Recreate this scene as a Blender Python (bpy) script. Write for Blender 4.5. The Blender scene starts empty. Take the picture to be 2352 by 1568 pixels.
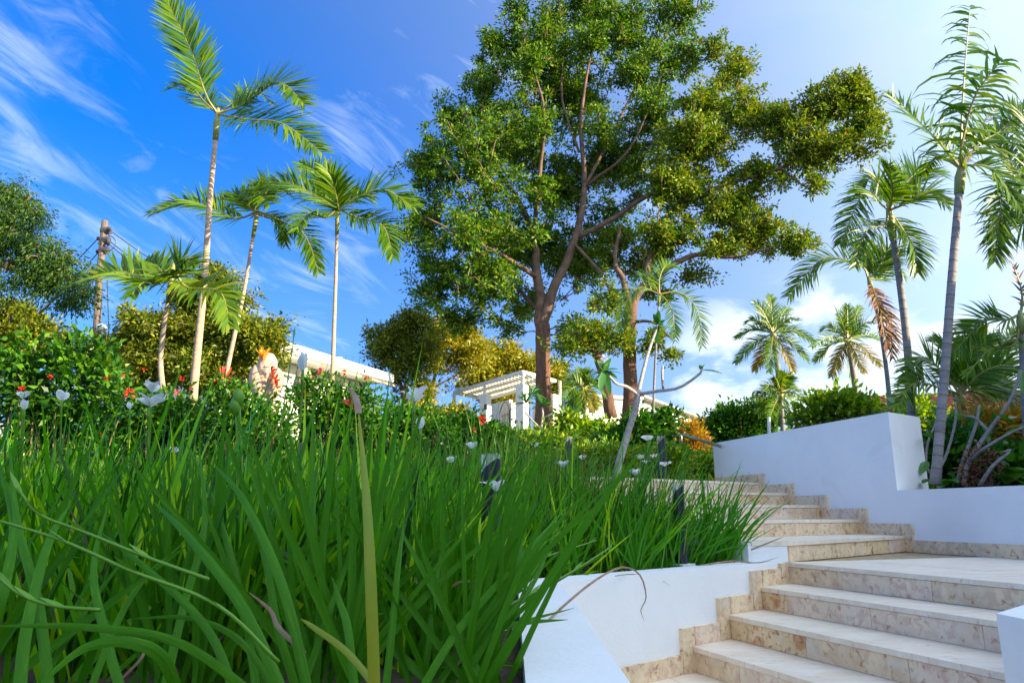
import bpy, math, random
import numpy as np
from mathutils import Vector, noise
from mathutils.geometry import tessellate_polygon
R=math.radians
rng=np.random.default_rng(7); random.seed(7)
TR,TG,TB,SAT=.88,.78,.86,1.42
scene=bpy.context.scene; COL=scene.collection
# ------------------------------------------------------------------ camera, sky, sun, exposure
EYE=1.0
FPX=1684.5; HORY=1178.0; TH=math.atan((HORY-784)/FPX); ST,CT=math.sin(TH),math.cos(TH)
cd=bpy.data.cameras.new('camera'); cam=bpy.data.objects.new('camera',cd); COL.objects.link(cam)
cam.location=(0,0,EYE); cam.rotation_euler=(R(90)+TH,0,0)
cd.sensor_width=36; cd.lens=36*FPX/2352; cd.clip_start=.05; cd.clip_end=3000
scene.camera=cam
SUN_AZ=R(66); SUN_EL=R(18)          # azimuth measured from straight behind the camera towards the right
sdir=Vector((math.sin(SUN_AZ)*math.cos(SUN_EL),-math.cos(SUN_AZ)*math.cos(SUN_EL),math.sin(SUN_EL)))
ld=bpy.data.lights.new('sun','SUN'); ld.energy=5; ld.angle=R(.5); ld.color=(1,.80,.52)
lo=bpy.data.objects.new('sun',ld); COL.objects.link(lo); lo.rotation_euler=sdir.to_track_quat('Z','Y').to_euler()
scene.view_settings.view_transform='Standard'; scene.view_settings.look='None'
scene.view_settings.exposure=1.45; scene.view_settings.gamma=1
scene.cycles.max_bounces=6; scene.cycles.transparent_max_bounces=6; scene.cycles.diffuse_bounces=5
w=bpy.data.worlds.new('World'); scene.world=w; w.use_nodes=True
def build_world():
    nt=w.node_tree; N=nt.nodes; Lk=nt.links.new; N.clear()
    out=N.new('ShaderNodeOutputWorld'); bg=N.new('ShaderNodeBackground'); bg.inputs[1].default_value=.15
    sky=N.new('ShaderNodeTexSky'); sky.sky_type='NISHITA'; sky.sun_disc=False; sky.sun_elevation=SUN_EL
    sky.sun_rotation=math.atan2(sdir.x,sdir.y); sky.air_density=1.0; sky.dust_density=.6; sky.ozone_density=3.0
    hsv=N.new('ShaderNodeHueSaturation'); hsv.inputs['Saturation'].default_value=SAT; hsv.inputs['Hue'].default_value=.505
    tc=N.new('ShaderNodeTexCoord')
    mpz=N.new('ShaderNodeMapping'); mpz.vector_type='POINT'; mpz.inputs['Location'].default_value=(0,0,.14); mpz.inputs['Scale'].default_value=(1,1,.9); Lk(tc.outputs['Generated'],mpz.inputs[0])
    nz=N.new('ShaderNodeVectorMath'); nz.operation='NORMALIZE'; Lk(mpz.outputs[0],nz.inputs[0]); Lk(nz.outputs[0],sky.inputs['Vector'])
    tint=N.new('ShaderNodeMixRGB'); tint.blend_type='MULTIPLY'; tint.inputs[0].default_value=1; tint.inputs[2].default_value=(TR,TG,TB,1); Lk(sky.outputs[0],tint.inputs[1]); Lk(tint.outputs[0],hsv.inputs['Color']); sep=N.new('ShaderNodeSeparateXYZ'); Lk(tc.outputs['Generated'],sep.inputs[0])
    def M(op,a,b=None,c=None):
        n=N.new('ShaderNodeMath'); n.operation=op
        for i,v in enumerate((a,b,c)):
            if v is None: continue
            if isinstance(v,(int,float)): n.inputs[i].default_value=v
            else: Lk(v,n.inputs[i])
        return n.outputs[0]
    def ramp(v,a,b):
        n=N.new('ShaderNodeMapRange'); n.interpolation_type='SMOOTHSTEP'; Lk(v,n.inputs[0])
        n.inputs[1].default_value=a; n.inputs[2].default_value=b; return n.outputs[0]
    zz=M('ADD',M('MAXIMUM',sep.outputs[2],0),.12)
    u=M('DIVIDE',sep.outputs[0],zz); v=M('DIVIDE',sep.outputs[1],zz)
    cb=N.new('ShaderNodeCombineXYZ'); Lk(u,cb.inputs[0]); Lk(v,cb.inputs[1])
    # high cirrus: streaks drawn out along one direction of the cloud layer
    az=M('ARCTAN2',sep.outputs[0],sep.outputs[1]); el=M('ARCSINE',sep.outputs[2])
    cbs=N.new('ShaderNodeCombineXYZ'); Lk(az,cbs.inputs[0]); Lk(el,cbs.inputs[1])
    mr=N.new('ShaderNodeMapping'); mr.inputs['Rotation'].default_value=(0,0,R(24)); Lk(cbs.outputs[0],mr.inputs[0])
    mp=N.new('ShaderNodeMapping'); mp.inputs['Scale'].default_value=(2.6,8.5,1); Lk(mr.outputs[0],mp.inputs[0])
    n1=N.new('ShaderNodeTexNoise'); n1.inputs['Scale'].default_value=2.1; n1.inputs['Detail'].default_value=9; n1.inputs['Roughness'].default_value=.62; n1.inputs['Distortion'].default_value=.9; Lk(mp.outputs[0],n1.inputs[0])
    n2=N.new('ShaderNodeTexNoise'); n2.inputs['Scale'].default_value=2.6; n2.inputs['Detail'].default_value=4; Lk(cbs.outputs[0],n2.inputs[0])
    cir=M('MULTIPLY',ramp(n1.outputs[0],.44,.72),ramp(n2.outputs[0],.36,.58))
    veil=M('MULTIPLY',ramp(n2.outputs[0],.40,.7),.10)
    cir=M('ADD',M('MULTIPLY',cir,.44),veil)
    # cumulus towards the right of the view, low above the horizon
    cb2=N.new('ShaderNodeCombineXYZ'); Lk(az,cb2.inputs[0]); Lk(M('MULTIPLY',el,1.9),cb2.inputs[1])
    n3=N.new('ShaderNodeTexNoise'); n3.inputs['Scale'].default_value=7.5; n3.inputs['Detail'].default_value=8; n3.inputs['Roughness'].default_value=.55; n3.inputs['Distortion'].default_value=.25
    mo=N.new('ShaderNodeMapping'); mo.inputs['Location'].default_value=(1.3,.4,0); Lk(cb2.outputs[0],mo.inputs[0]); Lk(mo.outputs[0],n3.inputs[0])
    band=M('MULTIPLY',ramp(az,.12,.42),M('SUBTRACT',1,ramp(el,.13,.34)))
    dens=M('ADD',n3.outputs[0],M('MULTIPLY',band,.23))
    cum=M('MULTIPLY',ramp(dens,.53,.68),M('MULTIPLY',ramp(band,.0,.35),.93))
    dt=N.new('ShaderNodeVectorMath'); dt.operation='DOT_PRODUCT'; Lk(tc.outputs['Generated'],dt.inputs[0]); dt.inputs[1].default_value=tuple(sdir)
    haze=M('MULTIPLY',ramp(dt.outputs['Value'],-.62,.85),.68)
    haze=M('ADD',haze,M('MULTIPLY',M('SUBTRACT',1,ramp(el,.0,.55)),.16))
    tot=M('MAXIMUM',cir,haze)
    mix=N.new('ShaderNodeMixRGB'); Lk(tot,mix.inputs[0]); Lk(hsv.outputs[0],mix.inputs[1])
    # cloud colour: a bright slightly warm white, greyer at its thick undersides
    mc=N.new('ShaderNodeMixRGB'); Lk(n3.outputs[0],mc.inputs[0]); mc.inputs[1].default_value=(2.2,2.95,3.5,1); mc.inputs[2].default_value=(3.0,3.1,3.3,1)
    au=M('ADD',1,M('MULTIPLY',ramp(dt.outputs['Value'],-.15,.95),1.35))     # haze round the low sun, brightened to fill the shaded foreground
    vm=N.new('ShaderNodeVectorMath'); vm.operation='SCALE'; Lk(mc.outputs[0],vm.inputs[0]); Lk(au,vm.inputs['Scale']); Lk(vm.outputs[0],mix.inputs[2]); mix2=N.new('ShaderNodeMixRGB'); Lk(cum,mix2.inputs[0]); Lk(mix.outputs[0],mix2.inputs[1]); Lk(mc.outputs[0],mix2.inputs[2]); Lk(mix2.outputs[0],bg.inputs[0]); Lk(bg.outputs[0],out.inputs[0])
build_world()

# ------------------------------------------------------------------ helpers
def ray(px,py):
    x=(px-1176)/FPX; u=(784-py)/FPX
    return Vector((x,CT-u*ST,ST+u*CT))
def W(px,py,Y):                      # a point of the place that stands Y metres away
    r=ray(px,py); t=Y/r.y; return Vector((r.x*t,Y,r.z*t+EYE))
def onz(px,py,z):                    # z relative to the eye
    r=ray(px,py); t=z/r.z; return Vector((r.x*t,r.y*t,z+EYE))
def tag(o,label=None,cat=None,group=None,kind=None):
    if label: o['label']=label
    if cat: o['category']=cat
    if group: o['group']=group
    if kind: o['kind']=kind
    return o
def empty(name,loc,label,cat,group=None):
    o=bpy.data.objects.new(name,None); COL.objects.link(o); o.location=loc; o.empty_display_size=.1
    bpy.context.view_layer.update() if False else None
    return tag(o,label,cat,group)
class MB:
    def __init__(s): s.v=[]; s.f=[]; s.n=0
    def add(s,v,f):
        v=np.asarray(v,float).reshape(-1,3); f=np.asarray(f,int)
        if f.ndim==1: f=f.reshape(1,-1)
        if f.shape[1]==3: f=np.hstack([f,f[:,2:3]*0-1-s.n])   # marker
        s.v.append(v); s.f.append(f+s.n); s.n+=len(v)
    def box(s,c,d,ang=0):            # centre, full sizes, rotation about z
        x,y,z=[t/2 for t in d]; P=np.array([(-x,-y,-z),(x,-y,-z),(x,y,-z),(-x,y,-z),(-x,-y,z),(x,-y,z),(x,y,z),(-x,y,z)])
        ca,sa=math.cos(ang),math.sin(ang); Q=P.copy(); Q[:,0]=P[:,0]*ca-P[:,1]*sa; Q[:,1]=P[:,0]*sa+P[:,1]*ca
        s.add(Q+np.array(c),[(3,2,1,0),(4,5,6,7),(0,1,5,4),(1,2,6,5),(2,3,7,6),(3,0,4,7)])
    def prism(s,poly,z0,z1):         # poly counter-clockwise list of xy
        n=len(poly); zt=z1 if hasattr(z1,'__len__') else [z1]*n
        V=[(p[0],p[1],z0) for p in poly]+[(p[0],p[1],zt[i]) for i,p in enumerate(poly)]
        s.add(V,[(i,(i+1)%n,n+(i+1)%n,n+i) for i in range(n)])
        b=s.n-2*n
        for k in (0,n):
            idx=list(range(k,k+n))
            if k==0: idx=idx[::-1]
            if n==4: s.f.append(np.array([idx])+b)
            else:
                for tr in tessellate_polygon([[Vector((poly[j-k][0],poly[j-k][1],0)) for j in idx]]):
                    s.f.append(np.array([[idx[tr[0]],idx[tr[1]],idx[tr[2]],-1-b]])+b)
    def tube(s,pts,rad,n=6,cap=True):
        P=np.array([tuple(p) for p in pts],float); m=len(P); rad=np.broadcast_to(np.asarray(rad,float),(m,))
        T=np.gradient(P,axis=0); T/=np.linalg.norm(T,axis=1)[:,None]+1e-12
        ref=np.array([0,0,1.]) if abs(T[0,2])<.9 else np.array([0,1.,0])
        A=np.cross(T,ref); A/=np.linalg.norm(A,axis=1)[:,None]+1e-12; B=np.cross(T,A)
        th=np.arange(n)*2*math.pi/n
        V=P[:,None,:]+rad[:,None,None]*(np.cos(th)[None,:,None]*A[:,None,:]+np.sin(th)[None,:,None]*B[:,None,:])
        i=np.arange(m-1)[:,None]*n; j=np.arange(n)[None,:]; k=(j+1)%n
        F=np.stack([i+j,i+k,i+n+k,i+n+j],-1).reshape(-1,4)
        s.add(V.reshape(-1,3),F)
        if cap:
            c=s.n; s.add([P[-1]],np.zeros((0,4),int)); b=c-n
            for q in range(n): s.f.append(np.array([[b+q,b+(q+1)%n,c,-1]]))
            b0=c-n*m; c2=s.n; s.add([P[0]],np.zeros((0,4),int))
            for q in range(n): s.f.append(np.array([[b0+(q+1)%n,b0+q,c2,-1]]))
    def mesh(s,name):
        V=np.concatenate(s.v); F=np.concatenate(s.f)
        tri=F[:,3]<0
        cnt=np.where(tri,3,4); me=bpy.data.meshes.new(name)
        me.vertices.add(len(V)); me.vertices.foreach_set('co',V.astype(np.float32).ravel())
        mask=np.ones(F.shape,bool); mask[tri,3]=False
        lv=F[mask]; st=np.concatenate([[0],np.cumsum(cnt)[:-1]])
        me.loops.add(len(lv)); me.loops.foreach_set('vertex_index',lv.astype(np.int32))
        me.polygons.add(len(F)); me.polygons.foreach_set('loop_start',st.astype(np.int32))
        try: me.polygons.foreach_set('loop_total',cnt.astype(np.int32))
        except Exception: pass
        me.polygons.foreach_set('use_smooth',np.zeros(len(F),bool)); me.update(calc_edges=True); me.validate(); return me
    def build(s,name,mat,parent=None,smooth=False,local=True):
        if parent is not None:
            off=np.array(parent_world(parent)); s.v=[v-off for v in s.v]
        me=s.mesh(name); o=bpy.data.objects.new(name,me); COL.objects.link(o)
        for m_ in (mat if isinstance(mat,(list,tuple)) else [mat]): me.materials.append(m_)
        if smooth or name in ('leaf','crown','foliage','leaflets','petal','blade','roof_tile','post_','iris_bed'): me.polygons.foreach_set('use_smooth',np.ones(len(me.polygons),bool))
        if parent is not None: o.parent=parent
        return o
def parent_world(o):
    p=Vector((0,0,0))
    while o is not None: p+=Vector(o.location); o=o.parent
    return p

# ------------------------------------------------------------------ materials
def mat(name,base,rough=.6,var=None,scale=8,detail=4,bump=0,bscale=60,island=None,trans=0,tcol=None,spec=.5,metal=0,coords='Object',spots=None,stretch=None,coat=0):
    m=bpy.data.materials.new(name); m.use_nodes=True; nt=m.node_tree; N=nt.nodes; Lk=nt.links.new
    b=N['Principled BSDF']; b.inputs['Roughness'].default_value=rough; b.inputs['Metallic'].default_value=metal
    b.inputs['Specular IOR Level'].default_value=spec
    tc=N.new('ShaderNodeTexCoord'); src=tc.outputs[coords]
    if stretch:
        mp=N.new('ShaderNodeMapping'); mp.inputs['Scale'].default_value=stretch; Lk(src,mp.inputs[0]); src=mp.outputs[0]
    col=None
    def rgb(c):
        n=N.new('ShaderNodeRGB'); n.outputs[0].default_value=(*c,1); return n.outputs[0]
    col=rgb(base)
    if island:
        g=N.new('ShaderNodeNewGeometry'); cr=N.new('ShaderNodeValToRGB'); el=cr.color_ramp.elements
        while len(el)<len(island): el.new(.5)
        for i,c in enumerate(island): el[i].position=i/(len(island)-1); el[i].color=(*c,1)
        Lk(g.outputs['Random Per Island'],cr.inputs[0]); col=cr.outputs[0]
    if var:
        n=N.new('ShaderNodeTexNoise'); n.inputs['Scale'].default_value=scale; n.inputs['Detail'].default_value=detail; n.inputs['Roughness'].default_value=.65; Lk(src,n.inputs[0])
        r=N.new('ShaderNodeMapRange'); r.inputs[1].default_value=.38; r.inputs[2].default_value=.66; Lk(n.outputs[0],r.inputs[0])
        mx=N.new('ShaderNodeMixRGB'); Lk(r.outputs[0],mx.inputs[0]); Lk(col,mx.inputs[1]); mx.inputs[2].default_value=(*var,1); col=mx.outputs[0]
    for sp in (spots or []):
        c,sc,lo_,hi_,amt=sp
        n=N.new('ShaderNodeTexNoise'); n.inputs['Scale'].default_value=sc; n.inputs['Detail'].default_value=6; n.inputs['Distortion'].default_value=.6; Lk(src,n.inputs[0])
        r=N.new('ShaderNodeMapRange'); r.inputs[1].default_value=lo_; r.inputs[2].default_value=hi_; r.inputs[4].default_value=amt; Lk(n.outputs[0],r.inputs[0])
        mx=N.new('ShaderNodeMixRGB'); Lk(r.outputs[0],mx.inputs[0]); Lk(col,mx.inputs[1]); mx.inputs[2].default_value=(*c,1); col=mx.outputs[0]
    Lk(col,b.inputs['Base Color'])
    if bump:
        n=N.new('ShaderNodeTexNoise'); n.inputs['Scale'].default_value=bscale; n.inputs['Detail'].default_value=5; Lk(src,n.inputs[0])
        bp=N.new('ShaderNodeBump'); bp.inputs['Strength'].default_value=bump; bp.inputs['Distance'].default_value=.02; Lk(n.outputs[0],bp.inputs['Height']); Lk(bp.outputs[0],b.inputs['Normal'])
    if trans:
        t=N.new('ShaderNodeBsdfTranslucent'); hs=N.new('ShaderNodeMixRGB'); hs.blend_type='MULTIPLY'; hs.inputs[0].default_value=1
        Lk(col,hs.inputs[1]); hs.inputs[2].default_value=(*(tcol or (1.6,1.6,.8)),1); Lk(hs.outputs[0],t.inputs[0])
        ms=N.new('ShaderNodeMixShader'); ms.inputs[0].default_value=trans; Lk(b.outputs[0],ms.inputs[1]); Lk(t.outputs[0],ms.inputs[2])
        Lk(ms.outputs[0],N['Material Output'].inputs[0])
    return m
Mt={}
Mt['white']=mat('white_render',(.88,.875,.85),.75,var=(.82,.82,.80),scale=1.3,bump=.12,bscale=45,spots=[((.55,.55,.50),2.2,.66,.86,.30)])
Mt['wall_far']=mat('white_house_paint',(.80,.79,.76),.8,var=(.74,.73,.70),scale=.8)
STONE=dict(rough=.6,bump=.5,bscale=35,scale=6,coords='Object')
Mt['stone']=mat('coral_stone',(.84,.66,.42),var=(.66,.49,.30),spots=[((.64,.42,.29),13,.51,.61,.7),((.40,.18,.08),24,.58,.67,.8),((.77,.71,.61),6,.55,.72,.6)],**STONE)
Mt['stone2']=mat('coral_stone_pink',(.86,.69,.50),var=(.74,.57,.41),spots=[((.64,.40,.31),16,.50,.60,.7),((.42,.19,.09),22,.60,.69,.75),((.75,.69,.60),5,.50,.70,.5)],**STONE)
Mt['stone3']=mat('coral_stone_rust',(.82,.62,.36),var=(.66,.49,.27),spots=[((.52,.25,.10),10,.54,.64,.9),((.30,.12,.05),26,.57,.67,.8),((.77,.71,.61),8,.56,.72,.5)],**STONE)
Mt['tread']=mat('coral_stone_tread',(.86,.73,.57),rough=.5,var=(.78,.64,.48),scale=2.2,bump=.2,bscale=30,spots=[((.92,.84,.72),5,.50,.72,.6),((.56,.38,.25),13,.58,.70,.55)],stretch=(1,2.2,1))
Mt['tread2']=mat('coral_stone_tread_worn',(.87,.75,.58),rough=.5,var=(.79,.66,.49),scale=2.8,bump=.2,bscale=30,spots=[((.58,.42,.29),11,.57,.70,.5)],stretch=(1,2.2,1))
Mt['grout']=mat('sandy_grout',(.46,.37,.22),.9,var=(.26,.17,.08),scale=14,bump=.3)
Mt['soil']=mat('dark_soil',(.055,.038,.024),.95,var=(.10,.07,.04),scale=20,bump=.8,bscale=60)
Mt['ground']=mat('sloping_garden_ground',(.06,.10,.02),.95,var=(.13,.15,.03),scale=3,bump=.6,bscale=30)
Mt['blade']=mat('iris_leaf',(.04,.16,.02),.38,island=[(.008,.045,.002),(.035,.16,.002),(.10,.36,.002),(.04,.21,.002),(.17,.47,.003),(.40,.60,.004)],trans=.18,tcol=(1.5,1.6,.15),spec=.22)
Mt['blade_dark']=mat('iris_leaf_dark',(.04,.16,.02),.4,island=[(.012,.055,.003),(.04,.17,.003),(.09,.29,.004),(.05,.20,.003),(.18,.38,.005),(.18,.14,.03)],trans=.16,tcol=(1.3,1.6,.3),spec=.4)
Mt['hero']=mat('near_iris_leaf',(.045,.20,.018),.32,island=[(.04,.17,.008),(.065,.25,.010),(.10,.33,.012)],trans=.32,tcol=(1.4,1.7,.3),bump=.3,bscale=40,stretch=(8,8,.6),spec=.25)
Mt['blade_yellow']=mat('yellowing_leaf',(.20,.30,.008),.4,var=(.30,.30,.008),scale=6,trans=.25)
Mt['dry']=mat('dry_leaf',(.26,.13,.07),.7,var=(.40,.32,.24),scale=12,trans=.1)
Mt['litter']=mat('withered_strand',(.13,.075,.05),.8,island=[(.07,.04,.03),(.16,.10,.07),(.24,.17,.12)])
Mt['stalk']=mat('flower_stalk',(.12,.30,.012),.45,trans=.1)
Mt['petal']=mat('white_petal',(.86,.88,.84),.5,trans=.4,tcol=(1,1,1))
Mt['petal_red']=mat('red_petal',(.60,.02,.012),.5,island=[(.62,.012,.01),(.75,.05,.01),(.45,.010,.02)],trans=.2,tcol=(1,.6,.6))
Mt['petal_orange']=mat('orange_bract',(.85,.30,.02),.5,island=[(.85,.25,.02),(.9,.42,.03)],trans=.3,tcol=(1,1,.6))
G=[(.012,.05,.012),(.022,.085,.014),(.045,.14,.014),(.08,.19,.015),(.15,.22,.02)]
Mt['tree']=mat('tree_leaf',(.05,.1,.02),.5,island=[(.025,.10,.008),(.055,.17,.009),(.09,.23,.010),(.15,.28,.012),(.24,.30,.014)],trans=.30,tcol=(1.5,1.4,.3),spec=.3)
Mt['tree2']=mat('tree_leaf_bronze',(.05,.1,.02),.5,island=[(.04,.13,.008),(.08,.20,.010),(.14,.26,.010),(.24,.33,.012),(.26,.20,.02)],trans=.30,tcol=(1.5,1.3,.3),spec=.3)
Mt['golden']=mat('golden_tree_leaf',(.2,.2,.02),.5,island=[(.08,.15,.010),(.20,.25,.012),(.38,.36,.012),(.52,.42,.016)],trans=.35,tcol=(1.4,1.2,.3))
Mt['olive']=mat('olive_tree_leaf',(.1,.12,.02),.45,island=[(.05,.10,.010),(.11,.18,.012),(.20,.26,.012),(.32,.30,.016)],trans=.32,tcol=(1.5,1.3,.3))
Mt['feather']=mat('feathery_leaf',(.05,.1,.02),.5,island=[(.018,.065,.006),(.04,.12,.008),(.09,.19,.010)],trans=.35,tcol=(1.5,1.4,.3))
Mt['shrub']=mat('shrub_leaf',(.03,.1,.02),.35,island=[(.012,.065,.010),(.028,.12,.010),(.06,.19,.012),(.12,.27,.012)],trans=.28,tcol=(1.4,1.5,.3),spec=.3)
Mt['shrub_lit']=mat('sunlit_shrub_leaf',(.1,.2,.02),.4,island=[(.05,.16,.010),(.11,.26,.010),(.20,.35,.012),(.36,.43,.012)],trans=.4,tcol=(1.5,1.4,.3))  # lighter copy of the shrub leaf with sunlight put into its colour
Mt['croton']=mat('orange_croton_leaf',(.4,.2,.02),.5,island=[(.30,.24,.010),(.48,.32,.010),(.50,.20,.01),(.2,.20,.012)],trans=.3,tcol=(1.2,1,.3))
Mt['palm']=mat('palm_leaflet',(.05,.15,.02),.35,island=[(.03,.095,.004),(.06,.165,.004),(.11,.22,.005),(.19,.29,.005)],trans=.32,tcol=(1.7,1.5,.2),spec=.3)
Mt['palm_yellow']=mat('yellow_palm_leaflet',(.3,.3,.02),.4,island=[(.07,.18,.006),(.14,.26,.008),(.24,.31,.008)],trans=.35,tcol=(1.4,1.2,.3))
Mt['palm_gold']=mat('golden_palm_leaflet',(.3,.2,.02),.5,island=[(.14,.17,.006),(.28,.22,.006),(.36,.20,.008)],trans=.3,tcol=(1.3,1.1,.3))
Mt['palm_dead']=mat('dead_palm_leaflet',(.2,.08,.04),.8,island=[(.10,.04,.025),(.22,.09,.04),(.14,.12,.03)])
Mt['rachis']=mat('frond_rib',(.22,.26,.05),.5,var=(.30,.20,.06),scale=3)
Mt['bark']=mat('rough_bark',(.17,.085,.05),.9,var=(.075,.04,.025),scale=5,detail=9,bump=1.0,bscale=14,stretch=(3,3,.5))
Mt['twig']=mat('twig_bark',(.20,.125,.085),.85,var=(.09,.055,.04),scale=3)
Mt['palmbark']=mat('ringed_palm_bark',(.50,.37,.26),.75,var=(.33,.24,.17),scale=3,bump=.4,bscale=30,stretch=(1,1,5))
Mt['greybark']=mat('grey_palm_bark',(.27,.25,.24),.8,var=(.17,.16,.16),scale=4,bump=.4,bscale=25,stretch=(1,1,4))
Mt['ring']=mat('leaf_scar_ring',(.15,.12,.10),.9)
Mt['crownshaft']=mat('green_crownshaft',(.20,.27,.06),.45,var=(.30,.26,.08),scale=3)
Mt['pale']=mat('pale_lichen_bark',(.42,.39,.36),.85,var=(.27,.22,.20),scale=22,bump=.6,bscale=40)
Mt['stump']=mat('smooth_pale_stump',(.62,.47,.36),.8,var=(.45,.30,.20),scale=7,bump=.6,bscale=18,spots=[((.2,.15,.12),40,.62,.7,.7)])
Mt['bigleaf']=mat('broad_leaf',(.05,.2,.03),.3,island=[(.02,.10,.02),(.04,.17,.02),(.08,.24,.02)],trans=.3,tcol=(1.5,1.4,.3),spec=.6)
Mt['black']=mat('black_powder_coat',(.012,.014,.022),.35)
Mt['iron']=mat('grey_iron',(.13,.13,.135),.45,metal=.6)
Mt['steel']=mat('brushed_steel',(.55,.52,.46),.3,metal=.8)
Mt['roof']=mat('terracotta_tile',(.34,.07,.035),.8,var=(.22,.045,.03),scale=6)
Mt['roofgrey']=mat('grey_roof_slab',(.33,.33,.28),.8)
Mt['cream']=mat('cream_wall_paint',(.60,.50,.34),.8,var=(.5,.42,.28),scale=1)
Mt['paintpole']=mat('weathered_pole_wood',(.20,.155,.13),.85,var=(.11,.085,.075),scale=5,bump=.7,bscale=20,stretch=(4,4,.4))
Mt['glassdark']=mat('dark_window_glass',(.03,.035,.045),.08,spec=.8)
Mt['shutter']=mat('teal_shutter',(.10,.34,.36),.6)
Mt['pinkstone']=mat('pinkish_stone_band',(.52,.36,.28),.85,var=(.38,.25,.2),scale=1.5)
def veined(name,cols,vein,trans=.32):
    m=mat(name,cols[0],.42,island=cols,trans=trans,tcol=(1.5,1.6,.15),spec=.2); nt=m.node_tree; N=nt.nodes; Lk=nt.links.new; b=N['Principled BSDF']
    uv=N.new('ShaderNodeUVMap'); mp=N.new('ShaderNodeMapping'); mp.inputs['Scale'].default_value=(26,.9,1); Lk(uv.outputs[0],mp.inputs[0])
    n=N.new('ShaderNodeTexNoise'); n.inputs['Scale'].default_value=1; n.inputs['Detail'].default_value=5; Lk(mp.outputs[0],n.inputs[0])
    n2=N.new('ShaderNodeTexNoise'); n2.inputs['Scale'].default_value=3.; n2.inputs['Detail'].default_value=4; Lk(uv.outputs[0],n2.inputs[0])
    r=N.new('ShaderNodeMapRange'); r.inputs[1].default_value=.40; r.inputs[2].default_value=.62; r.inputs[4].default_value=.6; Lk(n.outputs[0],r.inputs[0])
    r2=N.new('ShaderNodeMapRange'); r2.inputs[1].default_value=.55; r2.inputs[2].default_value=.72; r2.inputs[4].default_value=.55; Lk(n2.outputs[0],r2.inputs[0])
    old=b.inputs['Base Color'].links[0].from_socket; mx=N.new('ShaderNodeMixRGB'); Lk(r.outputs[0],mx.inputs[0]); Lk(old,mx.inputs[1]); mx.inputs[2].default_value=(*vein,1)
    mx2=N.new('ShaderNodeMixRGB'); Lk(r2.outputs[0],mx2.inputs[0]); Lk(mx.outputs[0],mx2.inputs[1]); mx2.inputs[2].default_value=(.12,.34,.006,1)
    Lk(mx2.outputs[0],b.inputs['Base Color']); bp=N.new('ShaderNodeBump'); bp.inputs['Strength'].default_value=.5; bp.inputs['Distance'].default_value=.004; Lk(n.outputs[0],bp.inputs['Height']); Lk(bp.outputs[0],b.inputs['Normal'])
    return m
Mt['hero']=veined('near_iris_leaf',[(.020,.115,.002),(.05,.22,.002),(.13,.38,.003)],(.018,.09,.002),.2)
def strip_uv(o,c):
    me=o.data; n=len(me.vertices); i=np.arange(n); u=(i%c)/(c-1); v=(i//c)/max(1,n//c); u=np.where((i==n-1)&(n%c==1),.5,u)+random.random()*9
    uvl=me.uv_layers.new(name='UVMap'); vi=np.zeros(len(me.loops),np.int32); me.loops.foreach_get('vertex_index',vi)
    uvl.data.foreach_set('uv',np.stack([u[vi],v[vi]*3+random.random()*7],1).astype(np.float32).ravel())
def glass():
    m=bpy.data.materials.new('clear_glass'); m.use_nodes=True; b=m.node_tree.nodes['Principled BSDF']
    b.inputs['Base Color'].default_value=(.93,.97,.94,1); b.inputs['Roughness'].default_value=.02; b.inputs['Transmission Weight'].default_value=.9; b.inputs['IOR'].default_value=1.2
    return m
Mt['glass']=glass()

# ------------------------------------------------------------------ layout of stairs and walls (metres, z relative to the eye)
Lz=-.362; RS=.15
def V2(x,y): return np.array((x,y),float)
K=V2(2.10,5.83); R0=V2(3.817,7.412)
d14=V2(-.2416,.9704); T1=.608
dn=V2(.33,-.944)/np.hypot(.33,.944)         # direction of the lower nosings
C0=V2(.25,4.14); dl=(K-C0)/np.hypot(*(K-C0)); nl=V2(-dl[1],dl[0])
m=[0,.42,.86,1.29]; KL=[K-dl*t for t in m]
RP=V2(1.79,2.87); dr=V2(.735,.678)
def isect(p,d,q,e):
    A=np.array([[d[0],-e[0]],[d[1],-e[1]]]); s=np.linalg.solve(A,q-p); return p+d*s[0]
dA=(R0-K)/np.hypot(*(R0-K))
# ground -------------------------------------------------------------------
def sm(a,b,t): t=min(max((t-a)/(b-a),0),1); return t*t*(3-2*t)
def side_line(x,y):                 # >0 right of the left stair walls
    if y<C0[1]: return x-.15
    if y<K[1]: 
        p=V2(x,y)-C0; return -(p@nl)+.12
    p=V2(x,y)-(K+V2(-.30,0)); n=V2(.894,.447); return p@n+.08
def wall_line(x,y):
    p=V2(x,y)-R0; n=V2(d14[1],-d14[0]); return p@n-.12
def gz(x,y):
    h=-.43+.40*sm(5.2,8.6,y)
    if y>9.05: h=.33+.07*(y-9.05)/1.0
    if y>14: h=.68+(y-14)*.138
    if y>34: h=3.44+(y-34)*.078
    if y>100: h=8.6-(y-100)*.01
    if y<9.05 and x<-4: pass
    if side_line(x,y)>0:
        if wall_line(x,y)<0:
            if y<10.5: h=-1.25
            else: h=min(h,.33)
        elif y<14: h=.12+.05*max(0,y-6)*.6
    return h+.025*noise.noise(Vector((x*.9,y*.9,0)))*(1 if y<20 else 6)
def grid_ground():
    xs=np.concatenate([np.linspace(-900,-60,12),np.linspace(-50,-9,22),np.arange(-8.5,8.5,.14),np.linspace(9,50,24),np.linspace(60,900,12)])
    ys=np.concatenate([np.linspace(-300,-6,14),np.arange(-4,15,.14),np.linspace(15.5,100,60),np.linspace(110,1600,20)])
    V=[(x,y,gz(x,y)+EYE) for y in ys for x in xs]; nx=len(xs); F=[(j*nx+i,j*nx+i+1,(j+1)*nx+i+1,(j+1)*nx+i) for j in range(len(ys)-1) for i in range(nx-1)]
    b=MB(); b.add(V,F); return b
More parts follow.
